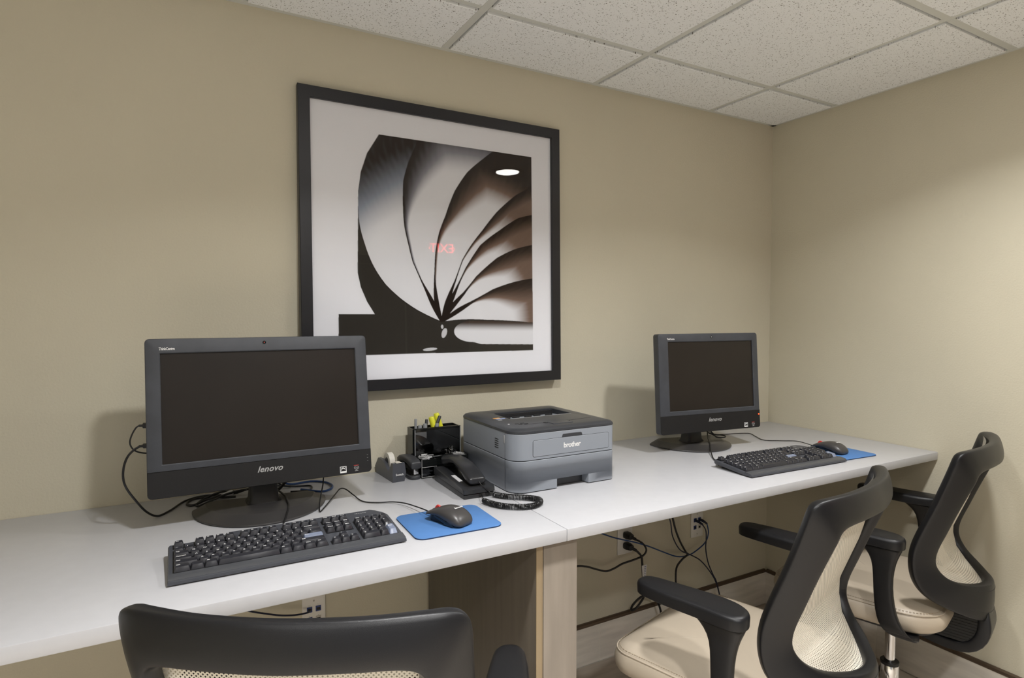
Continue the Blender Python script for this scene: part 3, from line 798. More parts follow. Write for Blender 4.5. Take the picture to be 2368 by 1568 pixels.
def mouse(lab, loc, yaw):
    t = thing('mouse', lab, 'mouse', loc, (0, 0, yaw), 'computer mice')
    # front is +y
    prof = [(-0.058, 0.018, 0.004, 0.010), (-0.055, 0.025, 0.002, 0.020), (-0.045, 0.0305, 0.001, 0.030), (-0.030, 0.0325, 0.001, 0.0380), (-0.012, 0.0315, 0.007, 0.0405),
            (0.008, 0.0295, 0.0155, 0.0385), (0.028, 0.0290, 0.0165, 0.0325), (0.045, 0.0280, 0.0145, 0.0250), (0.054, 0.0255, 0.0130, 0.0205), (0.057, 0.021, 0.0125, 0.0180)]
    bm = bmesh.new(); loops = []
    n = 24
    for (y_, hx, z0, z1) in prof:
        lp = []
        for k in range(n):
            a_ = 2 * PI * k / n; c_, s_ = math.cos(a_), math.sin(a_)
            xx = hx * (abs(c_) ** 0.75) * (1 if c_ >= 0 else -1)
            zm = z0 + (z1 - z0) * 0.42
            zz = zm + (z1 - zm) * (s_ ** 0.85) if s_ >= 0 else zm - (zm - z0) * (abs(s_) ** 0.5)
            lp.append((xx, y_, zz))
        loops.append(lp)
    stack(bm, loops); finish(bm, 'top_shell', MOUSEM, t, ang=60, sub=1)
    bm = bmesh.new()
    prism(bm, [(x, y) for x, y in rrect(-0.0205, 0.0205, -0.052, 0.052, 0.018, 6)], 0.0004, 0.0175, 0.001); finish(bm, 'underside', CHAIRD, t)
    for s in (-1, 1):
        bm = bmesh.new(); sweep(bm, [((s * 0.0290, -0.040, 0.006), (0.0012, 0, 0), (0, 0, 0.004)), ((s * 0.0290, -0.020, 0.010), (0.0025, 0, 0), (0, 0, 0.007)), ((s * 0.0265, 0.004, 0.015), (0.0022, 0, 0), (0, 0, 0.0055)), ((s * 0.0245, 0.026, 0.017), (0.001, 0, 0), (0, 0, 0.003))], 10, 0.8)
        finish(bm, 'side_grip', BLACKG, t)
    bm = bmesh.new(); lathe(bm, [(0.001, -0.0028), (0.009, -0.0028), (0.0102, 0), (0.009, 0.0028), (0.001, 0.0028)], 20, c=(0, 0.034, 0.0250), axis='x'); o_ = finish(bm, 'scroll_wheel', REDP, t)
    bm = bmesh.new(); tube(bm, [(0, 0.036, 0.0296), (0, 0.046, 0.0252), (0, 0.056, 0.0194)], 0.0005, 5); finish(bm, 'button_split', DARK, t)
    text('brand_print', 'lenovo', 0.0092, WHITEP, t, (0.004, -0.0270, 0.03905), rot=(0.20, 0.06, 0), shear=0.3, bold=0.0003, space=1.1)
    bm = bmesh.new(); tube(bm, [(0, 0.056, 0.0125), (0, 0.064, 0.0115), (0, 0.070, 0.011)], 0.0026, 8); finish(bm, 'strain_relief', RUBBER, t)
    return t
mouse('dark grey mouse with red scroll wheel on the nearer blue pad', (-1.8685, -0.5550, ZD + 0.0038), 0.42)
mouse('dark grey mouse with red scroll wheel on the far blue pad beside the right wall', (-0.3640, -0.5440, ZD + 0.0038), 0.10)

# ================================================================== CABLES
def cable(name, lab, pts, r, mat, n=8, group='loose cables', cat='cable', res=8):
    pts = catmull(pts, res)
    c = pts[0].copy(); bm = bmesh.new(); tube(bm, [p - c for p in pts], r, n)
    o = finish(bm, name, mat, None, loc=c); tag(o, lab, cat, group); return o
zt = ZD + 0.0035
cable('usb_cable', 'thin black cable looping out of the left edge of the nearer computer, upper loop', [(-2.485, -0.250, 1.112), (-2.512, -0.240, 1.112), (-2.524, -0.240, 1.098), (-2.531, -0.240, 1.076), (-2.526, -0.238, 1.059), (-2.513, -0.232, 1.048), (-2.49, -0.222, 1.041), (-2.46, -0.21, 1.035)], 0.0018, RUBBER)
cable('usb_cable', 'black cable hanging in a long loop from the left edge of the nearer computer',
      [(-2.485, -0.250, 1.065), (-2.510, -0.240, 1.064), (-2.532, -0.240, 1.048), (-2.543, -0.240, 1.024), (-2.546, -0.238, 0.994), (-2.540, -0.232, 0.966), (-2.522, -0.215, 0.928), (-2.503, -0.190, 0.893), (-2.482, -0.165, zt), (-2.456, -0.136, zt), (-2.418, -0.060, zt), (-2.37, -0.035, zt), (-2.31, -0.055, zt), (-2.27, -0.075, 0.885)], 0.0026, RUBBER)
for i, (p0, p1) in enumerate((((-2.488, -0.2475, 1.112), (-2.512, -0.240, 1.112)), ((-2.488, -0.2475, 1.065), (-2.513, -0.240, 1.064)))):
    bm = bmesh.new(); q0, q1 = Vector(p0), Vector(p1); tube(bm, [q0 - q1, (q0 - q1) * 0.35], 0.0065 if i == 0 else 0.0058, 8); tube(bm, [(q0 - q1) * 0.35, (0, 0, 0)], 0.003, 8)
    o = finish(bm, 'usb_plug', RUBBER, loc=q1); tag(o, ['rounded black cable plug at the upper port on the left edge of the computer', 'black cable plug at the lower port on the left edge of the computer'][i], 'plug', 'plugs at the left edge of the computer')
cable('coiled_cable', 'bundle of black cable loops behind the nearer computer stand',
      [(-2.30, -0.10, zt + 0.004), (-2.34, -0.085, zt + 0.004), (-2.385, -0.05, zt), (-2.41, -0.068, zt), (-2.416, -0.100, zt), (-2.400, -0.112, zt), (-2.37, -0.100, zt + 0.006), (-2.33, -0.070, zt + 0.006), (-2.29, -0.06, zt + 0.004), (-2.33, -0.055, zt + 0.010),
       (-2.372, -0.075, zt + 0.004), (-2.394, -0.110, zt), (-2.388, -0.128, zt), (-2.362, -0.118, zt + 0.006), (-2.32, -0.085, zt + 0.01), (-2.27, -0.07, zt + 0.012), (-2.20, -0.06, zt + 0.01), (-2.15, -0.055, zt)], 0.0030, RUBBER)
bm = bmesh.new(); tube(bm, [(-0.012, -0.008, 0), (0.012, 0.008, 0.002)], 0.0068, 10); o = finish(bm, 'cable_tie', WHITEL, loc=(-2.318, -0.074, zt + 0.006)); tag(o, 'white paper band around the bundled cables behind the stand', 'cable tie')
cable('power_cable', 'thick black cable dropping behind the stand neck of the nearer computer', [(-2.150, -0.150, 1.00), (-2.160, -0.130, 0.94), (-2.175, -0.120, 0.905), (-2.200, -0.105, zt + 0.006), (-2.24, -0.085, zt + 0.002)], 0.0045, RUBBER)
cable('keyboard_cable', 'black cable running over the stand base down to the nearer keyboard', [(-2.235, -0.145, 0.905), (-2.205, -0.165, 0.899), (-2.1905, -0.222, 0.8945), (-2.192, -0.262, 0.8940), (-2.194, -0.300, 0.8925), (-2.208, -0.350, 0.882), (-2.222, -0.395, 0.8745), (-2.226, -0.440, 0.875), (-2.226, -0.452, 0.879)], 0.0024, RUBBER)
cable('mouse_cable', 'thin black cable zigzagging over the counter to the nearer mouse', [(-2.090, -0.215, 0.95), (-2.096, -0.235, 0.92), (-2.108, -0.262, 0.893), (-2.119, -0.300, 0.880), (-2.123, -0.324, zt - 0.001), (-2.110, -0.305, zt), (-2.091, -0.274, 0.876), (-2.060, -0.222, 0.882), (-2.042, -0.196, 0.886), (-2.028, -0.200, 0.884),
      (-2.016, -0.236, 0.876), (-2.006, -0.290, zt - 0.001), (-1.978, -0.324, zt), (-1.940, -0.344, 0.874), (-1.918, -0.380, 0.877), (-1.905, -0.430, 0.880), (-1.8985, -0.478, 0.884), (-1.8970, -0.4911, 0.8838)], 0.0017, RUBBER)
cable('network_cable', 'blue cable curving on the counter behind the nearer computer', [(-2.20, -0.06, 0.93), (-2.19, -0.05, 0.90), (-2.15, -0.035, zt + 0.002), (-2.09, -0.028, zt), (-2.056, -0.055, zt), (-2.044, -0.090, zt), (-2.046, -0.118, zt), (-2.060, -0.142, zt), (-2.085, -0.148, zt), (-2.13, -0.10, zt)], 0.0030, BLUEC)
cable('audio_cable', 'short black cable arc on the counter right of the stand neck', [(-2.235, -0.10, 0.93), (-2.20, -0.09, 0.905), (-2.175, -0.08, 0.885), (-2.14, -0.06, zt), (-2.10, -0.075, zt), (-2.11, -0.12, zt), (-2.16, -0.11, zt)], 0.0024, RUBBER)
# far computer
cable('mouse_cable', 'thin black cable snaking over the counter behind the far keyboard', [(-0.59, -0.20, 0.945), (-0.565, -0.17, 0.925), (-0.52, -0.12, 0.89), (-0.464, -0.112, zt - 0.001), (-0.386, -0.138, zt - 0.001), (-0.331, -0.165, zt - 0.001), (-0.360, -0.220, zt - 0.001), (-0.392, -0.285, zt - 0.001), (-0.345, -0.325, zt - 0.001), (-0.300, -0.365, zt), (-0.325, -0.430, 0.876), (-0.362, -0.470, 0.8835), (-0.3697, -0.4795, 0.8838)], 0.0017, RUBBER)
cable('keyboard_cable', 'black cable running down over the far stand base to the far keyboard', [(-0.630, -0.215, 0.935), (-0.640, -0.222, 0.915), (-0.660, -0.243, 0.899), (-0.700, -0.290, 0.893), (-0.748, -0.338, 0.881), (-0.800, -0.395, zt), (-0.835, -0.440, zt), (-0.870, -0.480, 0.874), (-0.878, -0.500, 0.878)], 0.0022, RUBBER)
cable('coiled_cable', 'small tied loop of black cable hanging under the far computer', [(-0.625, -0.21, 0.94), (-0.618, -0.218, 0.918), (-0.600, -0.222, 0.903), (-0.575, -0.228, 0.900), (-0.566, -0.245, 0.898), (-0.590, -0.258, 0.897), (-0.617, -0.248, 0.899), (-0.612, -0.230, 0.903), (-0.628, -0.215, 0.912), (-0.640, -0.208, 0.93)], 0.0024, RUBBER)
cable('power_cable', 'black cable dropping straight behind the far computer stand', [(-0.700, -0.19, 0.97), (-0.690, -0.165, 0.93), (-0.665, -0.15, 0.90), (-0.63, -0.12, 0.8945), (-0.58, -0.08, 0.885), (-0.54, -0.05, zt)], 0.003, RUBBER)

# under the counter, on the back wall
def outlet(name, lab, x0, x1, z0, z1, kind):
    t = thing(name, lab, 'outlet', ((x0 + x1) / 2, 0, (z0 + z1) / 2), group='white wall plates under the counter')
    hx, hz = (x1 - x0) / 2, (z1 - z0) / 2
    bm = bmesh.new(); prism(bm, rrect(-hx, hx, -hz, hz, 0.003, 3), 0, 0.005, 0.0018); finish(bm, 'wall_plate', PLATE, t, loc=(0, -0.0002, 0), rot=(PI / 2, 0, 0))
    if kind == 'power':
        for s in (1, -1):
            bm = bmesh.new(); prism(bm, rrect(-0.0165, 0.0165, -0.0135, 0.0135, 0.010, 5), 0, 0.0022, 0.0006); finish(bm, 'socket', PLATE, t, loc=(0.002, -0.005, s * 0.0215), rot=(PI / 2, 0, 0))
        bm = bmesh.new(); lathe(bm, [(0.003, 0), (0.0028, -0.0010), (0.0004, -0.0012)], 12, c=(0.002, -0.005, 0), axis='y'); finish(bm, 'screw', STEEL, t)
    else:
        for k, (jx, jz) in enumerate(((-0.013, 0.018), (0.013, 0.018), (-0.013, -0.014), (0.013, -0.014))):
            m_ = NAVYJ if k < 3 else CREAMW
            bm = bmesh.new(); add_box(bm, jx - 0.008, jx + 0.008, -0.0068, -0.005, jz - 0.0085, jz + 0.0085); bevel_all(bm, 0.0005, 1); finish(bm, 'data_jack', m_, t)
            box('jack_hole', jx - 0.0055, jx + 0.0055, -0.0070, -0.0069, jz - 0.005, jz + 0.004, DARK, t)
            text('port_label', ['A1', 'A2', '-', '-'][k], 0.0062, CHAIRD, t, (jx, -0.0052, jz + 0.0125), bold=0.0002)
        for s in (1, -1):
            bm = bmesh.new(); lathe(bm, [(0.003, 0), (0.0028, -0.0008), (0.0004, -0.001)], 12, c=(0.0, -0.0050, s * 0.044), axis='y'); finish(bm, 'screw', CREAMW, t)
            box('screw_slot', -0.0004, 0.0004, -0.0063, -0.0060, s * 0.044 - 0.0024, s * 0.044 + 0.0024, CHAIRD, t)
    return t
outlet('power_outlet', 'white power outlet with two black plugs right of the support panel', -0.901, -0.825, 0.404, 0.521, 'power')
outlet('data_outlet', 'white data wall plate with two blue network plugs, nearer the wall corner', -0.4955, -0.4255, 0.401, 0.517, 'data')
outlet('data_outlet', 'white data wall plate marked A1 and A2 just above the near chair back', -2.115, -2.046, 0.395, 0.512, 'data')
def plug(lab, x, z, dx, dz):
    t = thing('power_plug', lab, 'plug', (x, -0.0074, z), group='black power plugs')
    bm = bmesh.new(); sweep(bm, [((0, 0, 0), (0.0150, 0, 0), (0, 0, 0.0125)), ((0.0, -0.016, 0), (0.0155, 0, 0), (0, 0, 0.0130)), ((dx * 0.25, -0.030, dz * 0.25), (0.0115, 0, 0), (0, 0, 0.0095))], 16, 0.45); finish(bm, 'plug_body', RUBBER, t)
    bm = bmesh.new(); tube(bm, [(dx * 0.2, -0.025, dz * 0.2), (dx, -0.040, dz)], 0.0062, 10); finish(bm, 'strain_relief', RUBBER, t)
plug('black power plug in the upper socket of the white outlet', -0.861, 0.4835, 0.018, -0.010)
plug('black power plug in the lower socket of the white outlet', -0.861, 0.4405, 0.020, -0.012)
cable('power_cable', 'black cord from the upper plug sagging left to the support panel', [(-0.843, -0.047, 0.4735), (-0.815, -0.055, 0.455), (-0.795, -0.055, 0.425), (-0.808, -0.05, 0.402), (-0.85, -0.045, 0.392), (-0.905, -0.04, 0.385), (-0.945, -0.04, 0.375), (-0.985, -0.04, 0.372), (-1.03, -0.04, 0.388), (-1.08, -0.035, 0.408), (-1.14, -0.035, 0.420), (-1.30, -0.035, 0.43), (-1.594, -0.035, 0.44)], 0.0038, RUBBER)
cable('power_cable', 'black cord with white tag hanging from the lower plug to the floor', [(-0.841, -0.047, 0.4285), (-0.822, -0.055, 0.405), (-0.814, -0.052, 0.375), (-0.806, -0.05, 0.31), (-0.795, -0.05, 0.26), (-0.800, -0.045, 0.225), (-0.830, -0.04, 0.190), (-0.858, -0.04, 0.186), (-0.852, -0.045, 0.210), (-0.81, -0.05, 0.235), (-0.755, -0.056, 0.225), (-0.72, -0.06, 0.16), (-0.71, -0.075, 0.03), (-0.69, -0.10, 0.005), (-0.68, -0.16, 0.005)], 0.0045, RUBBER)
cable('network_cable', 'dark network cable reaching the data plate marked A1 and A2', [(-2.42, -0.035, 0.838), (-2.38, -0.035, 0.64), (-2.30, -0.035, 0.545), (-2.21, -0.035, 0.500), (-2.15, -0.035, 0.482), (-2.105, -0.025, 0.474), (-2.093, -0.012, 0.472)], 0.0027, NAVYC)
t = thing('cord_tag', 'white printed tag wrapped round the hanging black cord', 'tag', (-0.808, -0.052, 0.33))
bm = bmesh.new(); stack(bm, [[(-0.012, -0.006, 0.036), (0.014, -0.006, 0.036), (0.014, -0.0052, 0.036), (-0.012, -0.0052, 0.036)], [(-0.006, -0.006, -0.030), (0.008, -0.006, -0.030), (0.008, -0.0052, -0.030), (-0.006, -0.0052, -0.030)]])
finish(bm, 'paper', WHITEL, t)
bm = bmesh.new()
for k in range(7): add_box(bm, 0.001, 0.009 - 0.0006 * k, -0.0066, -0.0062, 0.028 - k * 0.007, 0.030 - k * 0.007)
finish(bm, 'tag_print', NAVYJ, t)
cable('power_cable', 'black cord coming down under the counter and bending beside the network cables', [(-0.655, -0.05, 0.838), (-0.66, -0.05, 0.60), (-0.640, -0.05, 0.50), (-0.610, -0.05, 0.43), (-0.575, -0.05, 0.375), (-0.562, -0.05, 0.358), (-0.590, -0.05, 0.345), (-0.617, -0.045, 0.315), (-0.623, -0.045, 0.27), (-0.622, -0.05, 0.20), (-0.62, -0.06, 0.10), (-0.60, -0.09, 0.012), (-0.5, -0.14, 0.005)], 0.0042, RUBBER)
for k, (jx, lab) in enumerate(((-0.4735, 'dark network cable from the left jack of the data plate dropping to the floor'), (-0.4475, 'dark blue network cable from the right jack of the data plate sweeping left under the counter'))):
    z_ = 0.477
    bm = bmesh.new(); sweep(bm, [((0, 0, 0), (0.0055, 0, 0), (0, 0, 0.0045)), ((0.004, -0.016, -0.003), (0.0055, 0, 0), (0, 0, 0.0048)), ((0.012, -0.030, -0.012), (0.0035, 0, 0), (0, 0, 0.0035))], 12, 0.5)
    o = finish(bm, 'network_plug', NAVYC, loc=(jx, -0.0073, z_)); tag(o, ['dark blue network plug in the left jack of the far data plate', 'dark blue network plug in the right jack of the far data plate'][k], 'plug', 'network plugs')
cable('network_cable', 'dark network cable from the left jack of the data plate dropping to the floor', [(-0.4615, -0.037, 0.465), (-0.450, -0.045, 0.44), (-0.447, -0.045, 0.40), (-0.449, -0.045, 0.36), (-0.435, -0.045, 0.30), (-0.405, -0.045, 0.24), (-0.385, -0.05, 0.20), (-0.36, -0.06, 0.10), (-0.34, -0.09, 0.006), (-0.25, -0.12, 0.004)], 0.0026, NAVYC)
cable('network_cable', 'dark blue network cable sweeping left under the counter from the far data plate', [(-0.4355, -0.037, 0.465), (-0.424, -0.030, 0.45), (-0.418, -0.030, 0.42), (-0.432, -0.030, 0.385), (-0.47, -0.030, 0.362), (-0.53, -0.030, 0.344), (-0.60, -0.030, 0.350), (-0.68, -0.030, 0.385), (-0.77, -0.045, 0.430), (-0.86, -0.062, 0.470), (-0.98, -0.045, 0.512), (-1.10, -0.04, 0.58), (-1.20, -0.035, 0.70), (-1.25, -0.035, 0.838)], 0.0027, BLUEC)
cable('network_cable', 'dark network cable coming down beside the thick cord and crossing to the right', [(-0.695, -0.064, 0.838), (-0.69, -0.064, 0.60), (-0.672, -0.064, 0.51), (-0.66, -0.064, 0.455), (-0.62, -0.064, 0.395), (-0.56, -0.064, 0.362), (-0.50, -0.064, 0.325), (-0.44, -0.064, 0.262), (-0.40, -0.064, 0.20), (-0.37, -0.07, 0.10), (-0.35, -0.10, 0.006), (-0.24, -0.14, 0.004)], 0.0026, NAVYC)

# ================================================================== TELEPHONE
t = thing('telephone', 'black corded telephone with its handset lying on the cradle', 'telephone', (-1.7125, -0.295, ZD), (0, 0, -0.02))
bm = bmesh.new()
def prof_loop(hx, pts): return [(hx, y_, z_) for y_, z_ in pts]
bp = [(-0.112, 0.0), (-0.115, 0.010), (-0.113, 0.0245), (-0.108, 0.027), (0.095, 0.040), (0.112, 0.0395), (0.116, 0.034), (0.112, 0.003), (0.108, 0.0)]
def side_prism(bm, prof, x0, x1, r, mi=0):
    cy = sum(p[0] for p in prof) / len(prof); cz = sum(p[1] for p in prof) / len(prof)
    def sh(d): return [(cy + (y_ - cy) * (1 - d / 0.05 * 0.5), cz + (z_ - cz) * (1 - d / 0.02 * 0.5)) for y_, z_ in prof]
    L_ = []
    for x_, d in ((x0, r), (x0 + r * 0.3, r * 0.3), (x0 + r, 0), (x1 - r, 0), (x1 - r * 0.3, r * 0.3), (x1, r)):
        L_.append([(x_, y_, z_) for y_, z_ in sh(d)])
    stack(bm, L_, mi=mi)
side_prism(bm, [(y_, max(0.001, z_ * 0.45)) if z_ > 0 else (y_, 0.0005) for y_, z_ in bp], -0.0455, 0.0455, 0.003)
finish(bm, 'lower_case', PHONE, t)
bm = bmesh.new(); up = [(-0.1145, 0.0135), (-0.1135, 0.0245), (-0.108, 0.0275), (0.095, 0.0405), (0.112, 0.040), (0.1165, 0.034), (0.1145, 0.0190)]
side_prism(bm, up, -0.0475, 0.0475, 0.003); finish(bm, 'upper_case', PHONE, t)
zc_ = lambda y_: 0.0275 + (y_ + 0.108) * 0.064
bm = bmesh.new(); sweep(bm, [((0, -0.100, zc_(-0.1)), (0.024, 0, 0), (0, 0, 0.001)), ((0, -0.09, zc_(-0.09)), (0.030, 0, 0), (0, 0, 0.0016)), ((0, -0.045, zc_(-0.045)), (0.030, 0, 0), (0, 0, 0.0016)), ((0, -0.035, zc_(-0.035)), (0.024, 0, 0), (0, 0, 0.001))], 16, 0.4); finish(bm, 'cradle_well', DARK, t)
box('name_card', -0.033, -0.021, -0.048, 0.010, 0.0, 0.0014, WHITEL, t, loc=(0, 0, 0.0346), rot=(0.064, 0, 0))
bm = bmesh.new(); S_ = []
for y_, zc, hx, hz in ((-0.101, 0.042, 0.0235, 0.007), (-0.097, 0.0430, 0.0255, 0.0105), (-0.080, 0.0470, 0.0260, 0.0130), (-0.058, 0.0550, 0.0255, 0.0150), (-0.038, 0.0630, 0.0245, 0.0125), (-0.012, 0.0695, 0.0235, 0.0095), (0.018, 0.0730, 0.0225, 0.0085), (0.046, 0.0730, 0.0225, 0.0090), (0.068, 0.0690, 0.0225, 0.0120), (0.090, 0.0605, 0.0250, 0.0160), (0.112, 0.0570, 0.0255, 0.0160), (0.122, 0.0560, 0.0230, 0.0125)):
    S_.append(((0.001, y_, zc), (hx, 0, 0), (0, 0, hz)))
sweep(bm, S_, 20, 0.55); finish(bm, 'handset', PHONE, t, ang=50, sub=1)
for jx in (0.004, 0.024):
    box('jack', jx - 0.005, jx + 0.005, -0.1158, -0.1120, 0.0035, 0.0115, DARK, t)
# coiled cord
path = catmull([(0.002, -0.104, 0.044), (0.010, -0.112, 0.030), (0.030, -0.118, 0.012), (0.040, -0.135, 0.0085), (0.058, -0.160, 0.0085), (0.095, -0.190, 0.0085), (0.117, -0.214, 0.0085), (0.122, -0.232, 0.0085), (0.110, -0.252, 0.0085), (0.085, -0.265, 0.0085), (0.048, -0.258, 0.0085), (0.010, -0.226, 0.0085), (-0.010, -0.178, 0.0085), (-0.006, -0.150, 0.0085), (0.002, -0.128, 0.009), (0.005, -0.114, 0.0085)], 14)
Ls = [0.0]
for a_, b_ in zip(path, path[1:]): Ls.append(Ls[-1] + (b_ - a_).length)
tot = Ls[-1]; H_ = []
N_ = 2200
import bisect
s0, s1 = 0.055, tot - 0.050
for k in range(N_ + 1):
    s_ = tot * k / N_; i = min(max(bisect.bisect_right(Ls, s_) - 1, 0), len(path) - 2); f_ = (s_ - Ls[i]) / max(Ls[i + 1] - Ls[i], 1e-9)
    p_ = path[i].lerp(path[i + 1], f_); tg_ = (path[i + 1] - path[i]).normalized()
    side = tg_.cross(Vector((0, 0, 1))).normalized(); upv = side.cross(tg_)
    am = 0.0062 * min(1, max(0, (s_ - s0) / 0.004)) * min(1, max(0, (s1 - s_) / 0.004))
    ph = 2 * PI * (s_ - s0) / 0.0040
    if am > 0: H_.append(p_ + side * math.cos(ph) * am + upv * math.sin(ph) * am)
    elif k % 12 == 0 or k == N_: H_.append(p_)
bm = bmesh.new(); tube(bm, H_, 0.00150, 5); finish(bm, 'coiled_cord', RUBBER, t)

# ================================================================== TAPE DISPENSER
t = thing('tape_dispenser', 'dark grey desktop tape dispenser holding a white roll', 'tape dispenser', (-1.8620, -0.084, ZD), (0, 0, 0.06))
DP = [(0.072, 0.0), (0.078, 0.022), (0.056, 0.052), (0.030, 0.053), (-0.004, 0.045), (-0.034, 0.029), (-0.044, 0.033), (-0.052, 0.056), (-0.069, 0.058), (-0.073, 0.030), (-0.067, 0.0)]
bm = bmesh.new()
def sp(bm, prof, x0, x1, tp=0.0):
    stack(bm, [[(x0 + tp * (z_ / 0.058), y_, z_) for y_, z_ in prof], [(x1 - tp * (z_ / 0.058), y_, z_) for y_, z_ in prof]])
stack(bm, [[(-0.0215 + (abs(z_ - 0.026) / 0.03) * 0.0032, y_, z_) for y_, z_ in DP], [(-0.0095, y_, z_) for y_, z_ in DP]])
stack(bm, [[(0.0095, y_, z_) for y_, z_ in DP], [(0.0215 - (abs(z_ - 0.026) / 0.03) * 0.0032, y_, z_) for y_, z_ in DP]])
bo = finish(bm, 'side_shell', KBODY, t, ang=20); tag(bo, kind='stuff'); del bo['kind']
bm = bmesh.new(); sp(bm, [(0.066, 0.0), (0.071, 0.022), (0.055, 0.047), (0.040, 0.020), (-0.010, 0.018), (-0.036, 0.024), (-0.046, 0.032), (-0.053, 0.0555), (-0.0685, 0.057), (-0.0728, 0.030), (-0.0668, 0.0)], -0.0095, 0.0095); finish(bm, 'weighted_core', KBODY, t, ang=20)
bm = bmesh.new(); lathe(bm, [(0.0135, -0.0085), (0.0270, -0.0085), (0.0274, -0.008), (0.0274, 0.008), (0.0270, 0.0085), (0.0135, 0.0085), (0.0135, -0.0085)], 40, c=(0, 0.008, 0.0475), axis='x', cap0=False, cap1=False); finish(bm, 'tape_roll', TAPE, t, ang=30)
bm = bmesh.new(); lathe(bm, [(0.004, -0.0088), (0.0132, -0.0088), (0.0132, 0.0088), (0.004, 0.0088)], 24, c=(0, 0.008, 0.0475), axis='x'); finish(bm, 'hub', BLACKP, t)
bm = bmesh.new(); add_box(bm, -0.0085, 0.0085, -0.070, -0.054, 0.0572, 0.0592); bevel_all(bm, 0.0005, 1); finish(bm, 'cutter', CREAMW, t)
box('tape_strip', -0.0075, 0.0075, -0.056, -0.0465, 0.0575, 0.0582, TAPE, t)
text('brand_print', 'Scotch', 0.0090, WHITEP, t, (0.0005, -0.0738, 0.0235), rot=(PI / 2 + 0.10, 0, 0), bold=0.0002)

# ================================================================== STAPLER
t = thing('stapler', 'black stapler standing between the tape dispenser and the desk organizer', 'stapler', (-1.806, -0.088, ZD), (0, 0, 0.05))
bm = bmesh.new(); prism(bm, rrect(-0.0185, 0.0185, -0.068, 0.066, [0.010, 0.010, 0.017, 0.017], 6), 0.0, 0.011, 0.003); finish(bm, 'base', BLACKP, t)
bm = bmesh.new(); sweep(bm, [((0, -0.068, 0.0425), (0.015, 0, 0), (0, 0, 0.009)), ((0, -0.065, 0.0430), (0.0175, 0, 0), (0, 0, 0.0125)), ((0, -0.048, 0.0485), (0.0175, 0, 0), (0, 0, 0.0115)), ((0, -0.015, 0.0540), (0.0170, 0, 0), (0, 0, 0.0095)), ((0, 0.02, 0.0530), (0.0165, 0, 0), (0, 0, 0.0100)), ((0, 0.05, 0.0440), (0.015, 0, 0), (0, 0, 0.012)), ((0, 0.062, 0.036), (0.012, 0, 0), (0, 0, 0.012))], 20, 0.5)
finish(bm, 'top_arm', BLACKP, t, ang=50, sub=1)
box('magazine', -0.008, 0.008, -0.058, 0.055, 0.024, 0.036, CHAIRD, t, bev=0.001)
box('staple_head', -0.0075, 0.0075, -0.0635, -0.056, 0.016, 0.035, CHROME, t, bev=0.0008)
box('anvil', -0.009, 0.009, -0.060, -0.044, 0.0108, 0.0122, STEEL, t, bev=0.0003)
bm = bmesh.new(); prism(bm, [(0.040, 0.008), (0.062, 0.008), (0.062, 0.045), (0.050, 0.052), (0.036, 0.040)][::-1] if False else [(0.062, 0.008), (0.062, 0.045), (0.050, 0.052), (0.036, 0.040), (0.040, 0.008)], -0.012, 0.012)
bm.transform(Matrix(((0, 0, 1, 0), (1, 0, 0, 0), (0, 1, 0, 0), (0, 0, 0, 1)))); finish(bm, 'hinge_block', CHAIRD, t)

# ================================================================== DESK ORGANIZER
t = thing('desk_organizer', 'gloss black desk organizer with pens and trays of clips beside the printer', 'organizer', (-1.706, -0.090, ZD))
def open_box(name, x0, x1, y0, y1, z0, z1, w_, mat, parent, bot=0.002):
    bm = bmesh.new()
    o1 = [(x0, y0), (x1, y0), (x1, y1), (x0, y1)]; i1 = [(x0 + w_, y0 + w_), (x1 - w_, y0 + w_), (x1 - w_, y1 - w_), (x0 + w_, y1 - w_)]
    stack(bm, [[(x, y, z0) for x, y in o1], [(x, y, z1) for x, y in o1], [(x, y, z1) for x, y in i1], [(x, y, z0 + bot) for x, y in i1]])
    return finish(bm, name, mat, parent, smooth=False)
open_box('pen_holder', -0.082, 0.076, 0.010, 0.058, 0.0, 0.141, 0.0025, BLACKG, t)
box('front_panel', -0.079, 0.0785, 0.000, 0.0028, 0.048, 0.141, BLACKG, t, bev=0.0006)
bm = bmesh.new()
for a_, b_, c_, d_ in ((-0.079, -0.0765, 0.050, 0.139), (0.076, 0.0785, 0.050, 0.139), (-0.079, 0.0785, 0.0485, 0.0505)): add_box(bm, a_, b_, -0.0012, 0.0, c_, d_)
finish(bm, 'photo_pocket_rim', CREAMW if False else GREYPEN, t, smooth=False)
box('photo_pocket', -0.0760, 0.0755, -0.0008, -0.0002, 0.052, 0.134, clear_mat('photo pocket plastic', (0.9, 0.9, 0.9), 1.5, 0.02, 2.2), t)
open_box('clip_tray', -0.079, -0.030, -0.062, -0.001, 0.036, 0.0575, 0.002, BLACKG, t)
open_box('clip_tray', 0.036, 0.0775, -0.058, -0.001, 0.036, 0.0575, 0.002, BLACKG, t)
open_box('clip_tray', -0.0295, 0.0355, -0.040, -0.001, 0.030, 0.045, 0.002, BLACKG, t)
open_box('clear_drawer', -0.078, -0.031, -0.061, -0.003, 0.003, 0.0355, 0.0018, ACRYL, t)
open_box('clear_drawer', 0.037, 0.0770, -0.057, -0.003, 0.003, 0.0355, 0.0018, ACRYL, t)
box('base_plate', -0.080, 0.0785, -0.063, 0.008, 0.0, 0.0028, BLACKG, t, bev=0.0005)
box('inner_block', -0.0295, 0.0355, -0.038, -0.001, 0.003, 0.0295, BLACKG, t)
CLIPM = M('bright silver wire', (0.78, 0.78, 0.79), 0.30, metal=0.55)
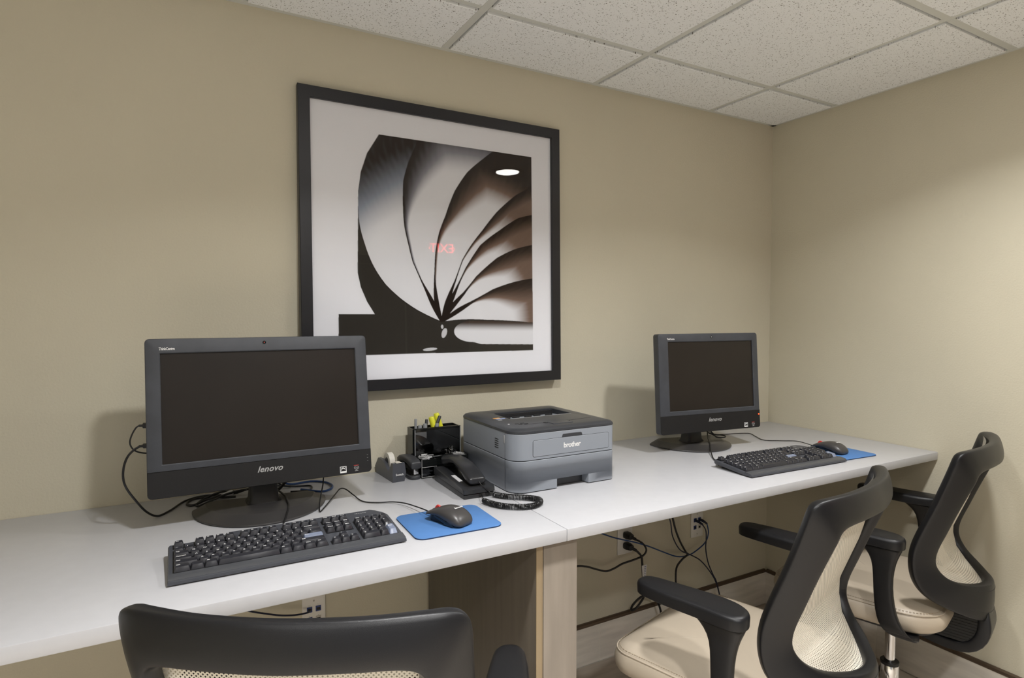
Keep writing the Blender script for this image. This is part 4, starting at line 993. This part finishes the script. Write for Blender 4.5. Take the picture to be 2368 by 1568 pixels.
for (a_, b_, f_) in ((-0.079, -0.030, -0.0622), (0.036, 0.0775, -0.0582)):
    bm = bmesh.new(); add_box(bm, a_, b_, f_ - 0.0006, f_, 0.0335, 0.0348); add_box(bm, a_, b_, f_ - 0.0006, f_, 0.0030, 0.0042); add_box(bm, a_ - 0.0004, a_ + 0.0008, f_ - 0.0008, f_, 0.003, 0.0575); add_box(bm, b_ - 0.001, b_, f_ - 0.0006, f_, 0.003, 0.0345)
    finish(bm, 'drawer_edge', GREYP, t, smooth=False)
def clip_pile(lab, cx, cy, cz, sx_, sy_, n_, mat, long=0.011, up_=0.006, group=None, r=0.0005):
    bm = bmesh.new(); rnd = random.Random(int(abs(cx * 1e4)) + n_)
    for k in range(n_):
        c_ = Vector(((rnd.random() - 0.5) * sx_, (rnd.random() - 0.5) * sy_, rnd.random() * up_))
        e_ = Matrix.Rotation(rnd.random() * PI, 3, 'Z') @ Matrix.Rotation((rnd.random() - 0.3) * 1.1, 3, 'X')
        q = [(-long, -0.003, 0), (long * 0.8, -0.003, 0), (long, 0, 0), (long * 0.8, 0.003, 0), (-long * 0.7, 0.003, 0), (-long, 0.0, 0), (-long * 0.7, -0.0015, 0), (long * 0.5, -0.0015, 0)]
        tube(bm, [c_ + e_ @ Vector(p_) for p_ in q], r, 4)
    o = finish(bm, 'paper_clips', mat, loc=(-1.706 + cx, -0.090 + cy, ZD + cz)); tag(o, lab, 'paper clips', kind='stuff'); return o
clip_pile('heap of silver paper clips in the left tray of the organizer', -0.0545, -0.030, 0.0395, 0.026, 0.036, 46, CLIPM, up_=0.026, long=0.010, r=0.0007)
clip_pile('heap of silver paper clips in the right tray of the organizer', 0.0570, -0.030, 0.0395, 0.024, 0.034, 46, CLIPM, up_=0.020, long=0.010, r=0.0007)
clip_pile('silver clips behind the clear drawer front on the left', -0.0545, -0.032, 0.0060, 0.024, 0.034, 50, CLIPM, long=0.009, up_=0.014, r=0.0006)
def binder(lab, x, y, z, rz_, s_, tilt=0.0):
    t2 = thing('binder_clip', lab, 'binder clip', (-1.706 + x, -0.090 + y, ZD + z), (tilt, 0, rz_), 'binder clips on the organizer')
    bm = bmesh.new(); stack(bm, [[(-s_, -s_ * 0.45, 0), (s_, -s_ * 0.45, 0), (s_, s_ * 0.45, 0), (-s_, s_ * 0.45, 0)], [(-s_, -s_ * 0.10, s_ * 0.9), (s_, -s_ * 0.10, s_ * 0.9), (s_, s_ * 0.10, s_ * 0.9), (-s_, s_ * 0.10, s_ * 0.9)]]); finish(bm, 'clip_body', BLACKG, t2)
    for sg_ in (-1, 1):
        bm = bmesh.new(); tube(bm, [(-s_ * 0.5, sg_ * s_ * 0.1, s_ * 0.8), (-s_ * 0.42, sg_ * s_ * 0.5, s_ * 1.6), (0, sg_ * s_ * 0.62, s_ * 1.9), (s_ * 0.42, sg_ * s_ * 0.5, s_ * 1.6), (s_ * 0.5, sg_ * s_ * 0.1, s_ * 0.8)], 0.0007, 6); finish(bm, 'wire_handle', CHROME, t2)
binder('black binder clip lying on its side in the middle tray', 0.006, -0.022, 0.050, 0.5, 0.013, 1.2)
binder('black binder clip with raised silver handles at the right tray', 0.026, -0.018, 0.047, -0.3, 0.012, 0.5)
binder('black binder clip leaning at the back of the right tray', 0.048, -0.014, 0.060, 0.9, 0.010, -0.6)
# pens
def pen(name, lab, cat, top, bot, r, mats, grp=None):
    top = Vector(top); bot = Vector(bot); ax = (top - bot); Ln = ax.length
    q = ax.to_track_quat('Z', 'Y')
    t2 = thing(name, lab, cat, bot, q.to_euler(), grp)
    bm = bmesh.new(); lathe(bm, [(r * 0.5, 0), (r, r), (r, Ln * 0.55)], 16); finish(bm, 'barrel', mats[0], t2)
    bm = bmesh.new(); lathe(bm, [(r * 1.08, Ln * 0.55), (r * 1.08, Ln - r * 0.5), (r * 0.85, Ln)], 16); finish(bm, 'cap', mats[1], t2)
    return t2
bz = ZD + 0.004
pen('highlighter', 'yellow highlighter with white label leaning left in the organizer', 'highlighter', (-1.7170, -0.058, 1.040), (-1.678, -0.064, 0.900), 0.0088, (WHITEL, YELLOW), 'yellow highlighters')
pen('highlighter', 'tallest yellow highlighter, in the organizer behind the black pen', 'highlighter', (-1.6960, -0.048, 1.049), (-1.652, -0.056, 0.905), 0.0088, (YELLOW, YELLOW), 'yellow highlighters')
pen('pen', 'black pen leaning right in front of the yellow highlighters', 'pen', (-1.6900, -0.068, 1.043), (-1.752, -0.070, 0.90), 0.0050, (GREYPEN, BLACKP), 'pens in the organizer')
pen('pen', 'grey upright pen at the left end of the organizer', 'pen', (-1.7700, -0.060, 1.038), (-1.772, -0.062, 0.878), 0.0042, (GREYPEN, GREYPEN), 'pens in the organizer')
pen('pen', 'short grey capped pen beside the upright grey pen', 'pen', (-1.7580, -0.066, 1.018), (-1.765, -0.066, 0.880), 0.0062, (GREYPEN, GREYPEN), 'pens in the organizer')
pen('pen', 'black pen clip standing in the middle of the organizer', 'pen', (-1.7330, -0.060, 1.034), (-1.752, -0.066, 0.880), 0.0045, (BLACKP, BLACKP), 'pens in the organizer')
pen('pen', 'thick grey pen end between the black pens', 'pen', (-1.7420, -0.068, 1.022), (-1.735, -0.068, 0.880), 0.0062, (GREYPEN, GREYPEN), 'pens in the organizer')
pen('pen', 'short dark grey pen end right of the leaning black pen', 'pen', (-1.7010, -0.070, 1.020), (-1.715, -0.070, 0.880), 0.0060, (BLACKP, GREYPEN), 'pens in the organizer')

# ================================================================== PRINTER
t = thing('printer', 'dark grey laser printer with white lettering on its front', 'printer', (-1.4475, -0.262, ZD))
W2, D2 = 0.1775, 0.178
fr = [0.030, 0.030, 0.046, 0.020]
ol = rrect(-W2, W2, -D2, D2, fr, 8)
def notch(pts, x0, x1, dep):
    out = []; done = False
    n_ = len(pts)
    for i in range(n_):
        p_, q_ = pts[i], pts[(i + 1) % n_]
        out.append(p_)
        if abs(p_[1] + D2) < 1e-6 and abs(q_[1] + D2) < 1e-6 and p_[0] < x0 and q_[0] > x1:
            out += [(x0, -D2), (x0 + 0.004, -D2 + dep), (x1 - 0.004, -D2 + dep), (x1, -D2)]
    return out
nx0, nx1 = -0.034, 0.078
bm = bmesh.new()
lo = notch(ol, nx0, nx1, 0.030)
stack(bm, [[(x, y, 0.003) for x, y in lo], [(x, y, 0.0295) for x, y in lo]])
stack(bm, [[(x, y, 0.0295) for x, y in ol], [(x, y, 0.0895) for x, y in ol], [(x, y, 0.0905) for x, y in inset(ol, 0.001)]])
finish(bm, 'paper_tray', PRN, t, ang=30)
box('tray_recess', nx0 + 0.002, nx1 - 0.002, -D2 + 0.028, -D2 + 0.034, 0.002, 0.030, PRND, t)
bm = bmesh.new(); oi = inset(ol, 0.0018); stack(bm, [[(x, y, 0.0900) for x, y in oi], [(x, y, 0.0935) for x, y in oi]]); finish(bm, 'shadow_gap', DARK, t)
bm = bmesh.new(); stack(bm, [[(x, y, 0.0925) for x, y in inset(ol, 0.001)], [(x, y, 0.0935) for x, y in ol], [(x, y, 0.1660) for x, y in ol], [(x, y, 0.1675) for x, y in inset(ol, 0.0012)]]); finish(bm, 'upper_body', PRN, t, ang=30)
# top cover with an output well
hole = rrect(-0.098, 0.128, -0.018, 0.100, 0.012, 8)
hole2 = rrect(-0.092, 0.122, 0.020, 0.094, 0.010, 8)
bm = bmesh.new()
stack(bm, [[(x, y, 0.1670) for x, y in inset(ol, 0.0015)], [(x, y, 0.1690) for x, y in inset(ol, -0.0012)], [(x, y, 0.1745) for x, y in inset(ol, -0.0005)], [(x, y, 0.1800) for x, y in inset(ol, 0.006)], [(x, y, 0.1830) for x, y in inset(ol, 0.018)],
           [(x, y, 0.1838) for x, y in inset(hole, -0.003)], [(x, y, 0.1830) for x, y in hole], [(x, y, 0.150 + (0.03 if y < 0.0 else 0.0)) for x, y in hole]], cap1=True)
finish(bm, 'top_cover', PRND, t, ang=40)
bm = bmesh.new()
for k in range(5): add_box(bm, -0.080 + k * 0.040, -0.056 + k * 0.040, 0.060 + (k % 2) * 0.01, 0.068 + (k % 2) * 0.01, 0.150, 0.172)
add_box(bm, -0.090, 0.120, 0.086, 0.092, 0.150, 0.180)
finish(bm, 'output_roller_guides', CHAIRD, t, smooth=False)
for k in range(4): box('exit_tab', -0.072 + k * 0.044, -0.048 + k * 0.044, 0.052, 0.056, 0.164, 0.168, ORANGE if k < 3 else GREYP, t)
box('well_edge_strip', -0.094, 0.124, -0.0205, -0.0185, 0.1825, 0.1842, GREYP, t)
# support flap
bm = bmesh.new(); add_box(bm, -0.030, 0.040, -0.152, -0.118, 0.1815, 0.1848); bevel_all(bm, 0.0008, 1); finish(bm, 'support_flap', PRND, t)
box('flap_lip', -0.026, 0.038, -0.158, -0.1525, 0.1808, 0.1822, GREYP, t)
for x_ in (-0.036, 0.043): box('flap_notch', x_ - 0.005, x_ + 0.002, -0.128, -0.114, 0.1822, 0.1842, DARK, t)
bm = bmesh.new()
tube(bm, [(-0.120, -0.118, 0.1829), (-0.040, -0.120, 0.1833)], 0.0006, 4); tube(bm, [(0.046, -0.120, 0.1833), (0.135, -0.110, 0.1832)], 0.0006, 4); finish(bm, 'cover_seam', DARK, t)
# control buttons
for k, (x_, y_, m_) in enumerate(((-0.122, -0.098, CHAIRD), (-0.104, -0.098, DARK), (-0.118, -0.112, CHAIRD), (-0.098, -0.111, DARK), (-0.146, -0.092, WHITEL), (-0.140, -0.082, CHAIRD))):
    bm = bmesh.new(); prism(bm, rrect(-0.0065 if k < 4 else -0.003, 0.0065 if k < 4 else 0.003, -0.003, 0.003, 0.0028, 4), 0, 0.0016, 0.0004); finish(bm, 'button', m_, t, loc=(x_, y_, 0.1826))
box('round_sticker', -0.1420, -0.1200, 0.006, 0.018, 0.1834, 0.1838, ORANGE, t)
box('info_sticker', -0.1400, -0.1080, -0.006, 0.005, 0.1834, 0.1838, BLUEP, t)
box('small_sticker', -0.1430, -0.1300, -0.024, -0.016, 0.1834, 0.1838, GREYP, t)
# front door panel: outline groove and raised plate
yF = -D2
dr = rrect(-0.115, 0.152, 0.1010, 0.1470, 0.005, 5)
bm = bmesh.new(); stack(bm, [[(x, yF + 0.0005, z_) for x, z_ in inset(dr, -0.0010)], [(x, yF - 0.0002, z_) for x, z_ in inset(dr, -0.0010)]]); finish(bm, 'door_gap', DARK, t, smooth=False)
bm = bmesh.new(); stack(bm, [[(x, yF, z_) for x, z_ in dr], [(x, yF - 0.0006, z_) for x, z_ in dr], [(x, yF - 0.0010, z_) for x, z_ in inset(dr, 0.0005)]]); dp = finish(bm, 'feed_door', PRN, t, smooth=False)
hd = [(-0.018, 0.1470), (0.055, 0.1470), (0.052, 0.1560), (0.049, 0.1575), (-0.012, 0.1575), (-0.015, 0.1560)]
bm = bmesh.new(); stack(bm, [[(x, yF + 0.0003, z_) for x, z_ in hd], [(x, yF - 0.0005, z_) for x, z_ in hd]]); finish(bm, 'door_finger_notch', PRND, t, smooth=False)
text('brand_logo', 'brother', 0.0205, WHITEP, dp, (0.0175, yF - 0.0013, 0.1240), bold=0.0006, space=0.92)
bm = bmesh.new()
for k in range(5): add_box(bm, -W2 - 0.0006, -W2 + 0.001, -0.088, -0.066, 0.116 + k * 0.0062, 0.1180 + k * 0.0062)
finish(bm, 'side_vents', DARK, t, smooth=False)
bm = bmesh.new(); add_box(bm, -W2 - 0.0004, -W2 + 0.002, -0.1285, -0.1280, 0.004, 0.166); finish(bm, 'side_seam', DARK, t, smooth=False)
box('side_catch', -W2 - 0.0008, -W2 + 0.001, -0.1265, -0.1205, 0.138, 0.160, GREYP, t, bev=0.0003)
for sx_ in (-1, 1):
    for sy_ in (-1, 1): box('foot', sx_ * 0.14 - 0.012, sx_ * 0.14 + 0.012, sy_ * 0.14 - 0.012, sy_ * 0.14 + 0.012, 0.0, 0.004, CHAIRD, t)
box('power_switch', W2 - 0.001, W2 + 0.003, -0.150, -0.130, 0.100, 0.135, CHAIRD, t, bev=0.001)

# ================================================================== CHAIRS
def mirror(pts): return [(-x, y, z_) for x, y, z_ in pts]
def make_chair():
    t = thing('office_chair', 'x', 'chair', group='mesh back office chairs')
    # ---- back frame ring
    O = [(0, -.322, .992), (.11, -.312, .991), (.19, -.288, .988), (.226, -.270, .981), (.2395, -.258, .962), (.241, -.243, .915), (.241, -.215, .83), (.241, -.182, .745), (.241, -.162, .680), (.239, -.160, .620), (.229, -.176, .568), (.198, -.212, .526), (.130, -.270, .484), (.065, -.308, .458), (0, -.320, .450)]
    I = [(0, -.334, .930), (.10, -.324, .929), (.155, -.310, .925), (.178, -.302, .915), (.188, -.296, .895), (.190, -.282, .860), (.190, -.258, .800), (.190, -.234, .735), (.188, -.212, .675), (.182, -.209, .632), (.162, -.232, .596), (.125, -.268, .575), (.075, -.298, .566), (.038, -.316, .563), (0, -.322, .562)]
    def full(A): return [Vector(p_) for p_ in A] + [Vector((-p_[0], p_[1], p_[2])) for p_ in A[-2:0:-1]]
    fo, fi = catmull_closed(full(O), 3), catmull_closed(full(I), 3)
    bm = bmesh.new(); loops = []; NB = []
    n_ = len(fo)
    for k in range(n_):
        o_, i_ = fo[k], fi[k]
        tg_ = (fo[(k + 1) % n_] - fo[k - 1]).normalized(); ac = (i_ - o_)
        nb = ac.cross(tg_).normalized()
        if nb.y > 0: nb = -nb
        if nb.length < .5: nb = Vector((0, -1, 0))
        fw = -nb
        side = ac.normalized()
        th = 0.030
        NB.append(nb)
        loops.append([o_ + fw * th * 0.95 + side * 0.003, o_ + fw * th * 0.55 - side * 0.001, o_ + fw * 0.005 - side * 0.0005, o_ + fw * 0.001 + side * 0.0008, o_ + nb * 0.0015 + side * 0.006, o_ + ac * 0.42 + nb * 0.0045, o_ + ac * 0.75 + nb * 0.004, i_ + nb * 0.0012 - side * 0.006, i_ + fw * 0.001 - side * 0.0008, i_ + fw * 0.005, i_ + fw * th * 0.75 + side * 0.002, i_ + fw * th - side * 0.006, o_ + ac * 0.5 + fw * th * 1.02])
    loops.append(loops[0])
    rowsv = [[bm.verts.new(p_) for p_ in lp] for lp in loops[:-1]]
    m_ = len(rowsv[0])
    for a_ in range(n_):
        A_, B_ = rowsv[a_], rowsv[(a_ + 1) % n_]
        for i in range(m_):
            j = (i + 1) % m_; bm.faces.new((A_[i], A_[j], B_[j], B_[i]))
    finish(bm, 'back_frame', CHAIRP, t, ang=60, sub=1)
    # grooves on the lower band
    for kf, x_e in ((0.25, 0.135), (0.45, 0.120), (0.65, 0.105), (0.83, 0.09)):
        pts_ = []
        for k in range(n_):
            p_ = fo[k].lerp(fi[k], kf) + NB[k] * 0.0026
            if p_.z < 0.60 and abs(p_.x) < x_e and fo[k].z < 0.56: pts_.append((p_.x, p_))
        pts_.sort(key=lambda q: q[0])
        bm = bmesh.new(); tube(bm, [q[1] for q in pts_], 0.0009, 5); finish(bm, 'band_groove', GROOVE, t)
    # ---- mesh panel
    ZI = [p_[2] for p_ in I][::-1]; VI = [p_[1] for p_ in I][::-1]
    def interp(z_, zs, vs):
        if z_ <= zs[0]: return vs[0]
        for a_ in range(len(zs) - 1):
            if zs[a_] <= z_ <= zs[a_ + 1]:
                f_ = (z_ - zs[a_]) / max(zs[a_ + 1] - zs[a_], 1e-9); return vs[a_] + (vs[a_ + 1] - vs[a_]) * f_
        return vs[-1]
    zs = [.50, .56, .60, .64, .68, .735, .80, .86, .90, .93, .96, .99]
    vsd = [-.262, -.225, -.198, -.186, -.186, -.206, -.230, -.246, -.252, -.254, -.256, -.258]
    us = [.08, .155, .190, .207, .214, .216, .216, .216, .216, .216, .212, .196]
    nu, nv = 16, 34
    bm = bmesh.new(); uvl = bm.loops.layers.uv.new('UVMap'); g_ = []
    for j in range(nv + 1):
        z_ = 0.535 + (0.974 - 0.535) * j / nv; rowv = []
        for i in range(nu + 1):
            f_ = -1 + 2 * i / nu; hw_ = interp(z_, zs, us); u_ = hw_ * f_
            v_ = interp(z_, zs, vsd) - (1 - f_ * f_) * (0.020 + 0.012 * min(1, max(0, (z_ - 0.9) / 0.08)) + 0.05 * max(0, (0.60 - z_) / 0.065))
            rowv.append(bm.verts.new((u_, v_, z_)))
        g_.append(rowv)
    for j in range(nv):
        for i in range(nu):
            f = bm.faces.new((g_[j][i], g_[j][i + 1], g_[j + 1][i + 1], g_[j + 1][i]))
            for lp in f.loops: lp[uvl].uv = (lp.vert.co.x, lp.vert.co.z)
    finish(bm, 'back_mesh', MESHF, t, ang=90)
    # ---- spine hook under the seat
    bm = bmesh.new()
    sweep(bm, [((0, -.298, .530), (.030, 0, 0), (0, .010, 0)), ((0, -.303, .490), (.046, 0, 0), (0, .014, 0)), ((0, -.3075, .455), (.058, 0, 0), (0, .017, 0)), ((0, -.3105, .430), (.062, 0, 0), (0, .018, .001)), ((0, -.304, .398), (.062, 0, 0), (0, .0175, .006)), ((0, -.284, .366), (.060, 0, 0), (0, .013, .013)), ((0, -.250, .350), (.056, 0, 0), (0, .004, .0165)), ((0, -.190, .352), (.054, 0, 0), (0, -.002, .016)), ((0, -.120, .368), (.050, 0, 0), (0, -.003, .014)), ((0, -.06, .385), (.048, 0, 0), (0, -.003, .014))], 20, 0.22)
    finish(bm, 'back_bracket', CHAIRP, t, ang=60, sub=1)
    # ---- seat
    def outline(s_, dy=0.0, n2=9):
        return [(x * s_, (y - 0.014) * s_ + 0.014) for x, y in rrect(-0.253, 0.253, -0.235, 0.263, [0.085, 0.085, 0.12, 0.12], n2)]
    def ins(d): return inset(outline(1.0), d)
    def crown(x, y, z_):
        yy = (y - 0.014) / 0.25; xx = x / 0.253
        return z_ - 0.016 * max(0, yy) ** 3 - 0.004 * max(0, -yy) ** 2
    bm = bmesh.new(); prof = [(0.035, .424), (0.012, .428), (0.003, .440), (0.0, .456), (0.002, .472), (0.009, .486), (0.024, .498), (0.050, .5045), (0.090, .5065)]
    loops = [[(x, y, crown(x, y, z_) if z_ > .47 else z_ - 0.010 * max(0, (y - .1) / .16)) for x, y in ins(d)] for d, z_ in prof]
    c_ = (0, 0.014)
    loops.append([(x * 0.35, (y - 0.014) * 0.35 + 0.014, .5060) for x, y in ins(0.09)])
    loops.append([(x * 0.05, (y - 0.014) * 0.05 + 0.014, .5055) for x, y in ins(0.09)])
    stack(bm, loops); finish(bm, 'seat_cushion', VINYL, t, ang=80, sub=1)
    bm = bmesh.new(); pr = [(x, y, crown(x, y, .4865) + 0.001) for x, y in ins(0.0085)]; tube(bm, pr + [pr[0]], 0.0016, 6); finish(bm, 'seat_piping', VINYL, t)
    bm = bmesh.new()
    pr2 = [Vector((x, y, crown(x, y, .4925) + 0.0006)) for x, y in ins(0.0155)]; pr2.append(pr2[0])
    for a_, b_ in zip(pr2, pr2[1:]):
        L_ = (b_ - a_).length; m2 = max(1, int(L_ / 0.007))
        for q in range(m2): tube(bm, [a_.lerp(b_, (q + 0.15) / m2), a_.lerp(b_, (q + 0.8) / m2)], 0.0007, 4)
    so = finish(bm, 'seat_stitching', STITCH, t); tag(so, 'tan stitching along the seat edge', kind='stuff')
    bm = bmesh.new(); stack(bm, [[(x, y, .405) for x, y in inset(outline(1.0), 0.075)], [(x, y, .416) for x, y in inset(outline(1.0), 0.03)], [(x, y, .427) for x, y in inset(outline(1.0), 0.018)]]); finish(bm, 'seat_pan', CHAIRD, t, ang=40)
    bm = bmesh.new()
    add_box(bm, -0.085, 0.085, -0.12, 0.09, 0.352, 0.406); bevel_all(bm, 0.012, 2); finish(bm, 'tilt_mechanism', CHAIRD, t)
    bm = bmesh.new(); add_box(bm, -0.052, 0.052, -0.298, -0.190, 0.372, 0.470)
    for k in range(9): add_box(bm, -0.0532, 0.0532, -0.297, -0.190, 0.378 + k * 0.009, 0.3805 + k * 0.009)
    finish(bm, 'back_joint_cover', DARK, t, smooth=False)
    # ---- arms
    for s in (-1, 1):
        am = pivot('armrest', t)
        pad = [(0.318, -0.118), (0.316, -0.05), (0.3165, 0.03), (0.312, 0.085), (0.306, 0.112), (0.292, 0.126), (0.270, 0.127), (0.254, 0.116), (0.245, 0.090), (0.238, 0.03), (0.232, -0.03), (0.2305, -0.075), (0.238, -0.115), (0.258, -0.142), (0.285, -0.150), (0.306, -0.143)]
        pad = [(x * s, y) for x, y in pad]
        ar = sum(pad[i][0] * pad[(i + 1) % len(pad)][1] - pad[(i + 1) % len(pad)][0] * pad[i][1] for i in range(len(pad)))
        if ar < 0: pad = pad[::-1]
        pad = [tuple(p_)[:2] for p_ in catmull_closed([Vector((x, y, 0)) for x, y in pad], 3)]
        bm = bmesh.new()
        stack(bm, [[(x, y, .690) for x, y in inset(pad, 0.004)], [(x, y, .692) for x, y in inset(pad, 0.001)], [(x, y, .712) for x, y in pad], [(x, y, .718) for x, y in inset(pad, 0.0022)], [(x, y, .7212) for x, y in inset(pad, 0.0065)], [(x, y, .7225) for x, y in inset(pad, 0.013)]])
        finish(bm, 'arm_pad', CHAIRP, am, ang=50)
        bm = bmesh.new()
        st_ = [((.276, -.078, .692), (.034, 0, 0), (0, .062, 0)), ((.277, -.086, .684), (.030, 0, 0), (0, .056, 0)), ((.280, -.092, .668), (.024, 0, 0), (0, .044, 0)), ((.285, -.096, .645), (.018, 0, 0), (0, .031, 0)), ((.292, -.096, .60), (.0145, 0, 0), (0, .0255, 0)),
               ((.297, -.099, .55), (.013, 0, 0), (0, .0255, 0)), ((.299, -.106, .50), (.0125, 0, .000), (0, .0275, 0)), ((.297, -.118, .462), (.0130, 0, .003), (0, .0310, 0)), ((.288, -.134, .437), (.0110, 0, .006), (0, .0350, 0)), ((.266, -.148, .421), (.006, 0, .0090), (0, .0350, 0)), ((.226, -.150, .415), (.001, 0, .0080), (0, .031, 0)), ((.14, -.13, .408), (0, 0, .008), (0, .030, 0)), ((.07, -.10, .400), (0, 0, .008), (0, .030, 0))]
        sweep(bm, [((c[0] * s, c[1], c[2]), (a_[0] * s, a_[1], a_[2]), b_) for c, a_, b_ in st_], 16, 0.55)
        finish(bm, 'arm_post', CHAIRP, am, ang=60, sub=1)
    # ---- gas lift and star base
    gx, gy = 0.0, -0.055
    bm = bmesh.new(); lathe(bm, [(0.0155, .20), (0.0155, .355)], 28, c=(gx, gy, 0)); finish(bm, 'gas_piston', CHROME, t)
    bm = bmesh.new(); lathe(bm, [(0.0275, .085), (0.0275, .206), (0.0262, .2085)], 32, c=(gx, gy, 0)); finish(bm, 'gas_cylinder', CHROME, t)
    bm = bmesh.new(); lathe(bm, [(0.0276, .200), (0.0280, .2095), (0.0262, .2115), (0.0165, .2110), (0.0160, .209)], 32, c=(gx, gy, 0)); finish(bm, 'cylinder_collar', CHAIRD, t)
    bm = bmesh.new(); lathe(bm, [(0.030, .062), (0.040, .066), (0.040, .092), (0.034, .100), (0.0278, .101)], 30, c=(gx, gy, 0)); finish(bm, 'base_hub', SILVERP, t)
    for k in range(5):
        an = 2 * PI * k / 5 + 0.20
        dx, dy = math.cos(an), math.sin(an)
        bm = bmesh.new(); S2 = []
        for r_, zc, hw_, hh in ((0.034, .082, .024, .0165), (0.12, .080, .0225, .0155), (0.22, .074, .0205, .014), (0.29, .068, .019, .012), (0.305, .066, .014, .009)):
            S2.append(((gx + dx * r_, gy + dy * r_, zc), (-dy * hw_, dx * hw_, 0), (0, 0, hh)))
        sweep(bm, S2, 16, 0.35); finish(bm, 'base_leg', SILVERP, t, ang=40)
        cs = pivot('caster', t, (gx + dx * 0.285, gy + dy * 0.285, 0), (0, 0, an + 0.9 + k))
        bm = bmesh.new(); tube(bm, [(0, 0, .035), (0, 0, .062)], 0.006, 8)
        lathe(bm, [(0.004, -0.006), (0.0235, -0.006), (0.0235, 0.006), (0.004, 0.006)], 18, c=(0.012, 0, 0.030), axis='y'); finish(bm, 'caster_housing', CHAIRD, cs)
        for sg_ in (-1, 1):
            bm = bmesh.new(); lathe(bm, [(0.003, sg_ * 0.007), (0.021, sg_ * 0.007), (0.0245, sg_ * 0.010), (0.0245, sg_ * 0.018), (0.020, sg_ * 0.0225), (0.003, sg_ * 0.0235)], 20, c=(0.012, 0, 0.0247), axis='y'); finish(bm, 'caster_wheel', CHAIRD, cs)
    return t

def catmull_closed(P_, n):
    out = []; m = len(P_)
    for i in range(m):
        a, b, c, d = P_[i - 1], P_[i], P_[(i + 1) % m], P_[(i + 2) % m]
        for k in range(n):
            t_ = k / n
            out.append(0.5 * ((2 * b) + (c - a) * t_ + (2 * a - 5 * b + 4 * c - d) * t_ * t_ + (3 * b - a - 3 * c + d) * t_ ** 3))
    return out

ch = make_chair()
ch['label'] = 'office chair with its cream seat and mesh back in full view, in the middle'
ch.location = (-1.136, -0.797, 0); ch.rotation_euler = (0, 0, 0.269)
c2 = copy_tree(ch); c2['label'] = 'office chair at the far right, against the right wall'
c2.location = (-0.371, -0.714, 0); c2.rotation_euler = (0, 0, 0.276)
c3 = copy_tree(ch); c3['label'] = 'nearest office chair, its mesh back cut off by the bottom edge of the photo'
c3.location = (-2.172, -0.825, 0); c3.rotation_euler = (0, 0, -0.533)
